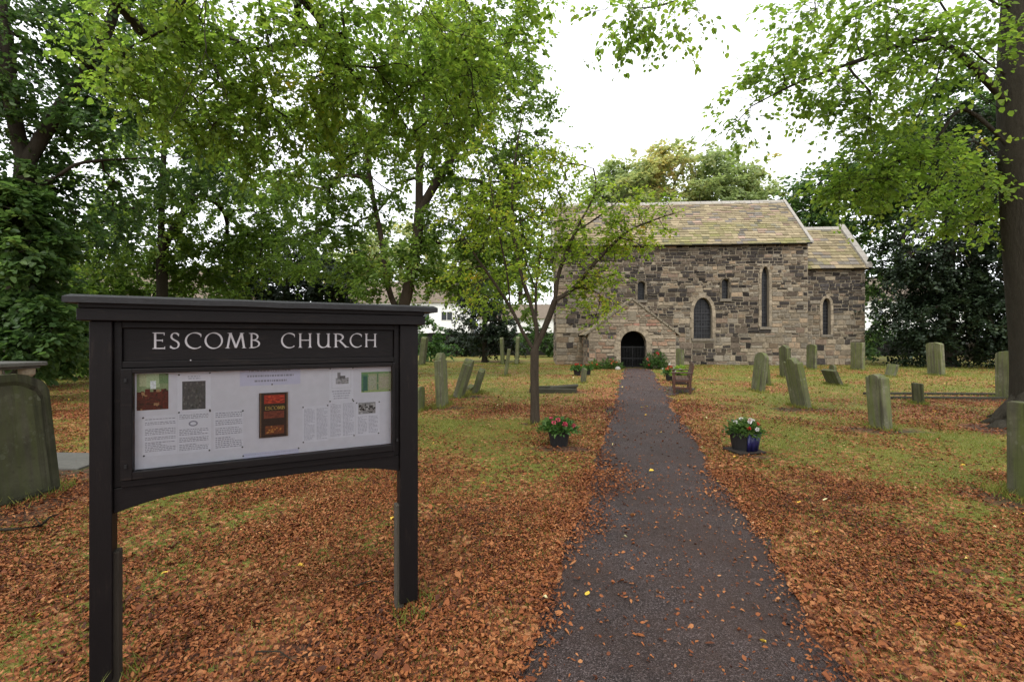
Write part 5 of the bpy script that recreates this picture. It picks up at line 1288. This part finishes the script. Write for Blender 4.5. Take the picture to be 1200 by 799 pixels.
bush('dark bushy plant with red blooms against the porch wall beside the gate', (G(772,433)[0], 24.1, 0), .75, .95, 900, [('petal_red', 5, .05), ('petal_white', 2, .05)], 51, 'leaf_dark', .13)
bush('low leafy clump with orange blooms on the far side of the gate', (G(712,431)[0], 24.3, 0), .75, .55, 700, [('petal_orange', 4, .045)], 52, 'leaf_dark', .12)
bush('tuft of pale stems against the buttressed corner of the porch', (G(694,432)[0], 23.9, 0), .4, .5, 300, [('petal_red', 3, .05)], 53, 'leaf_mid', .12)

# ------------------------------------------------------------------ turf and fallen leaves
def scatter(n, y0, y1, seed, power=1.0, side=1.2):
    g = np.random.default_rng(seed); u = g.random(n); y = (y0**(1+power)+(y1**(1+power)-y0**(1+power))*u)**(1/(1+power)) if power >= 0 else y0*(y1/y0)**u
    x = (g.random(n)*2-1)*(y*side+2.2); return x, y, g
def church_mask(x, y):
    dx, dy = x-2.78, y-28.5; lx = dx*math.cos(WA)-dy*math.sin(WA); ly = dx*math.sin(WA)+dy*math.cos(WA)
    return ((lx > -.1) & (lx < CLX+.1) & (ly > -.05)) | ((lx > PX-PHW-.05) & (lx < PX+PHW+.05) & (ly > PYF-.05))
# grass
parts = []
for n, y0, y1, sd, hh in ((310000, 1.0, 9, 61, .032), (90000, 9, 30, 62, .06)):
    x, y, g = scatter(n, y0, y1, sd, .4); L = leafy(x, y)
    keep = (path_d(x, y) > .02) & (g.random(n) > L*.45) & (soil(x, y) < .3) & ~church_mask(x, y); x, y, L = x[keep], y[keep], L[keep]; m = len(x)
    h = hh*(.4+.9*g.random(m)); a = g.random(m)*2*np.pi; wd = hh*.09*(1+y/8); le = g.normal(size=(m,2))*.5
    z = hgt(x, y)-.004
    A = np.stack([x-np.cos(a)*wd, y-np.sin(a)*wd, z], -1); B = np.stack([x+np.cos(a)*wd, y+np.sin(a)*wd, z], -1); T = np.stack([x+le[:,0]*h, y+le[:,1]*h, z+h], -1)
    parts.append(np.stack([A, B, T], 1))
g = np.random.default_rng(66)
for (sx, sy, wd_, th_, yw_) in STONES+[(.43,8.6,.16,.16,0),(9.85,8.35,1.0,.8,0),(-1.83,2.05,.1,.1,0),(-.58,2.7,.1,.1,0),(5.1,4.4,.7,.1,R(-90))]:
    m = int(420*(wd_+.3)); t = g.random(m)*2*np.pi; rr = 1+np.abs(g.normal(size=m))*.30
    lx = np.cos(t)*(wd_/2+.02)*rr; ly = np.sign(np.sin(t))*np.abs(np.sin(t))**.5*(th_/2+.03)*(1+np.abs(g.normal(size=m))*.8)
    x = sx+lx*math.cos(yw_)-ly*math.sin(yw_); y = sy+lx*math.sin(yw_)+ly*math.cos(yw_)
    h = .03+.10*g.random(m)**2; a = g.random(m)*2*np.pi; wd2 = .004*(1+y/9); le = g.normal(size=(m,2))*.4; z = hgt(x, y)-.004
    A = np.stack([x-np.cos(a)*wd2, y-np.sin(a)*wd2, z], -1); B = np.stack([x+np.cos(a)*wd2, y+np.sin(a)*wd2, z], -1); T = np.stack([x+le[:,0]*h, y+le[:,1]*h, z+h], -1)
    parts.append(np.stack([A, B, T], 1))
Vg = np.concatenate(parts); gr = np_mesh('grass', Vg, np.arange(len(Vg)*3).reshape(-1, 3), M['grass']); gr['kind'] = 'stuff'
# litter
def litter(name, sets, mat):
    pos = []; ax = []; nr = []; LL = []; WW = []
    for n, y0, y1, sd, sz, pwr, onpath in sets:
        x, y, g = scatter(n, y0, y1, sd, pwr); L = leafy(x, y); d = path_d(x, y)
        dn = d+1.1*(fbm(x*1.7+3, y*1.1, 4)-.5)
        k = np.where(d < 0, onpath*.6+.75*np.clip((dn+.25)/.5, 0, 1)**1.5*(.35+.65*L), L**1.4*(.22+1.0*np.clip((fbm(x*2.3, y*2.3+20, 4)-.33)*2.4, 0, 1)))
        k = np.where((d < .0) & (x < .267*y+.244), np.maximum(k, (.25+.45*fbm(x*4, y*4, 3))*np.clip(((.267*y+.10-x)-.5*np.clip(np.abs(y-5.0)-1.2, 0, 3)+1.0*(fbm(x*1.3+60, y*.8, 4)-.5)-.1)/.6, 0, 1)), k)
        k = k*(1-.55*soil(x, y))
        keep = (g.random(n) < k) & ~church_mask(x, y); x, y = x[keep], y[keep]; m = len(x)
        z = hgt(x, y)+np.where(path_d(x, y) < .1, .018, .006)+.014*g.random(m)
        pos.append(np.stack([x, y, z], -1)); t = g.random(m)*2*np.pi; ax.append(np.stack([np.cos(t), np.sin(t), g.normal(size=m)*.22], -1))
        nr.append(np.stack([g.normal(size=m)*.38, g.normal(size=m)*.38, np.ones(m)], -1)); Ln = sz*(.5+.9*g.random(m)); LL.append(Ln); WW.append(Ln*(.34+.38*g.random(m)))
    o = leaves(name, np.concatenate(pos), np.concatenate(ax), np.concatenate(nr), np.concatenate(LL), np.concatenate(WW), mat, None, np.random.default_rng(3).uniform(-.15, .6, sum(map(len, pos))), np.random.default_rng(4).uniform(-.5, .9, sum(map(len, pos)))); o['kind'] = 'stuff'; return o
litter('fallen_leaves', [(560000, .9, 5.5, 71, .0225, .6, .04), (230000, 5.5, 12, 72, .035, .8, .06), (105000, 12, 30, 73, .056, .8, .12), (14000, 1., 6, 74, .045, .6, .02)], M['litter'])
litter('yellow_fallen_leaves', [(650, 1.6, 8, 75, .045, .6, .35), (700, 8, 26, 76, .065, .8, .4)], M['litter_yellow'])
# a fallen branch and twigs
mb = MB(); b0 = G(0,626); mb.tube([b0+Vector((-.4,.0,.03)), G(15,624)+Vector((0,0,.03)), G(48,619)+Vector((0,0,.025)), G(58,611)+Vector((0,0,.04)), G(74,603)+Vector((0,0,.02))], [.012,.012,.011,.009,.004], 7)
mb.tube([G(48,619)+Vector((0,0,.025)), G(40,612)+Vector((0,0,.05))], [.006,.003], 6); o = mb.build('fallen_branch', M['bark_dark'], None, smooth=True); setp(o, 'dark fallen branch lying in the leaves before the bordered headstone', 'branch')
g = random.Random(77)
for i, (x, y, L, lb) in enumerate(((415,692,.20,'short dark twig lying in the leaves near the bare post stub'),(560,618,.16,'thin twig on the leaf litter at the path edge'),(300,770,.25,'crooked twig on bare soil under the noticeboard'))):
    p = G(x, y); a = g.uniform(-.5, .5); mb = MB(); mb.tube([(0,0,.03),(L*.5,.02,.04),(L,-.01,.025)], [.005,.004,.002], 6); o = mb.build('twig', M['bark_dark'], None, smooth=True); o.location = p; o.rotation_euler = (0,0,a); setp(o, lb, 'twig')
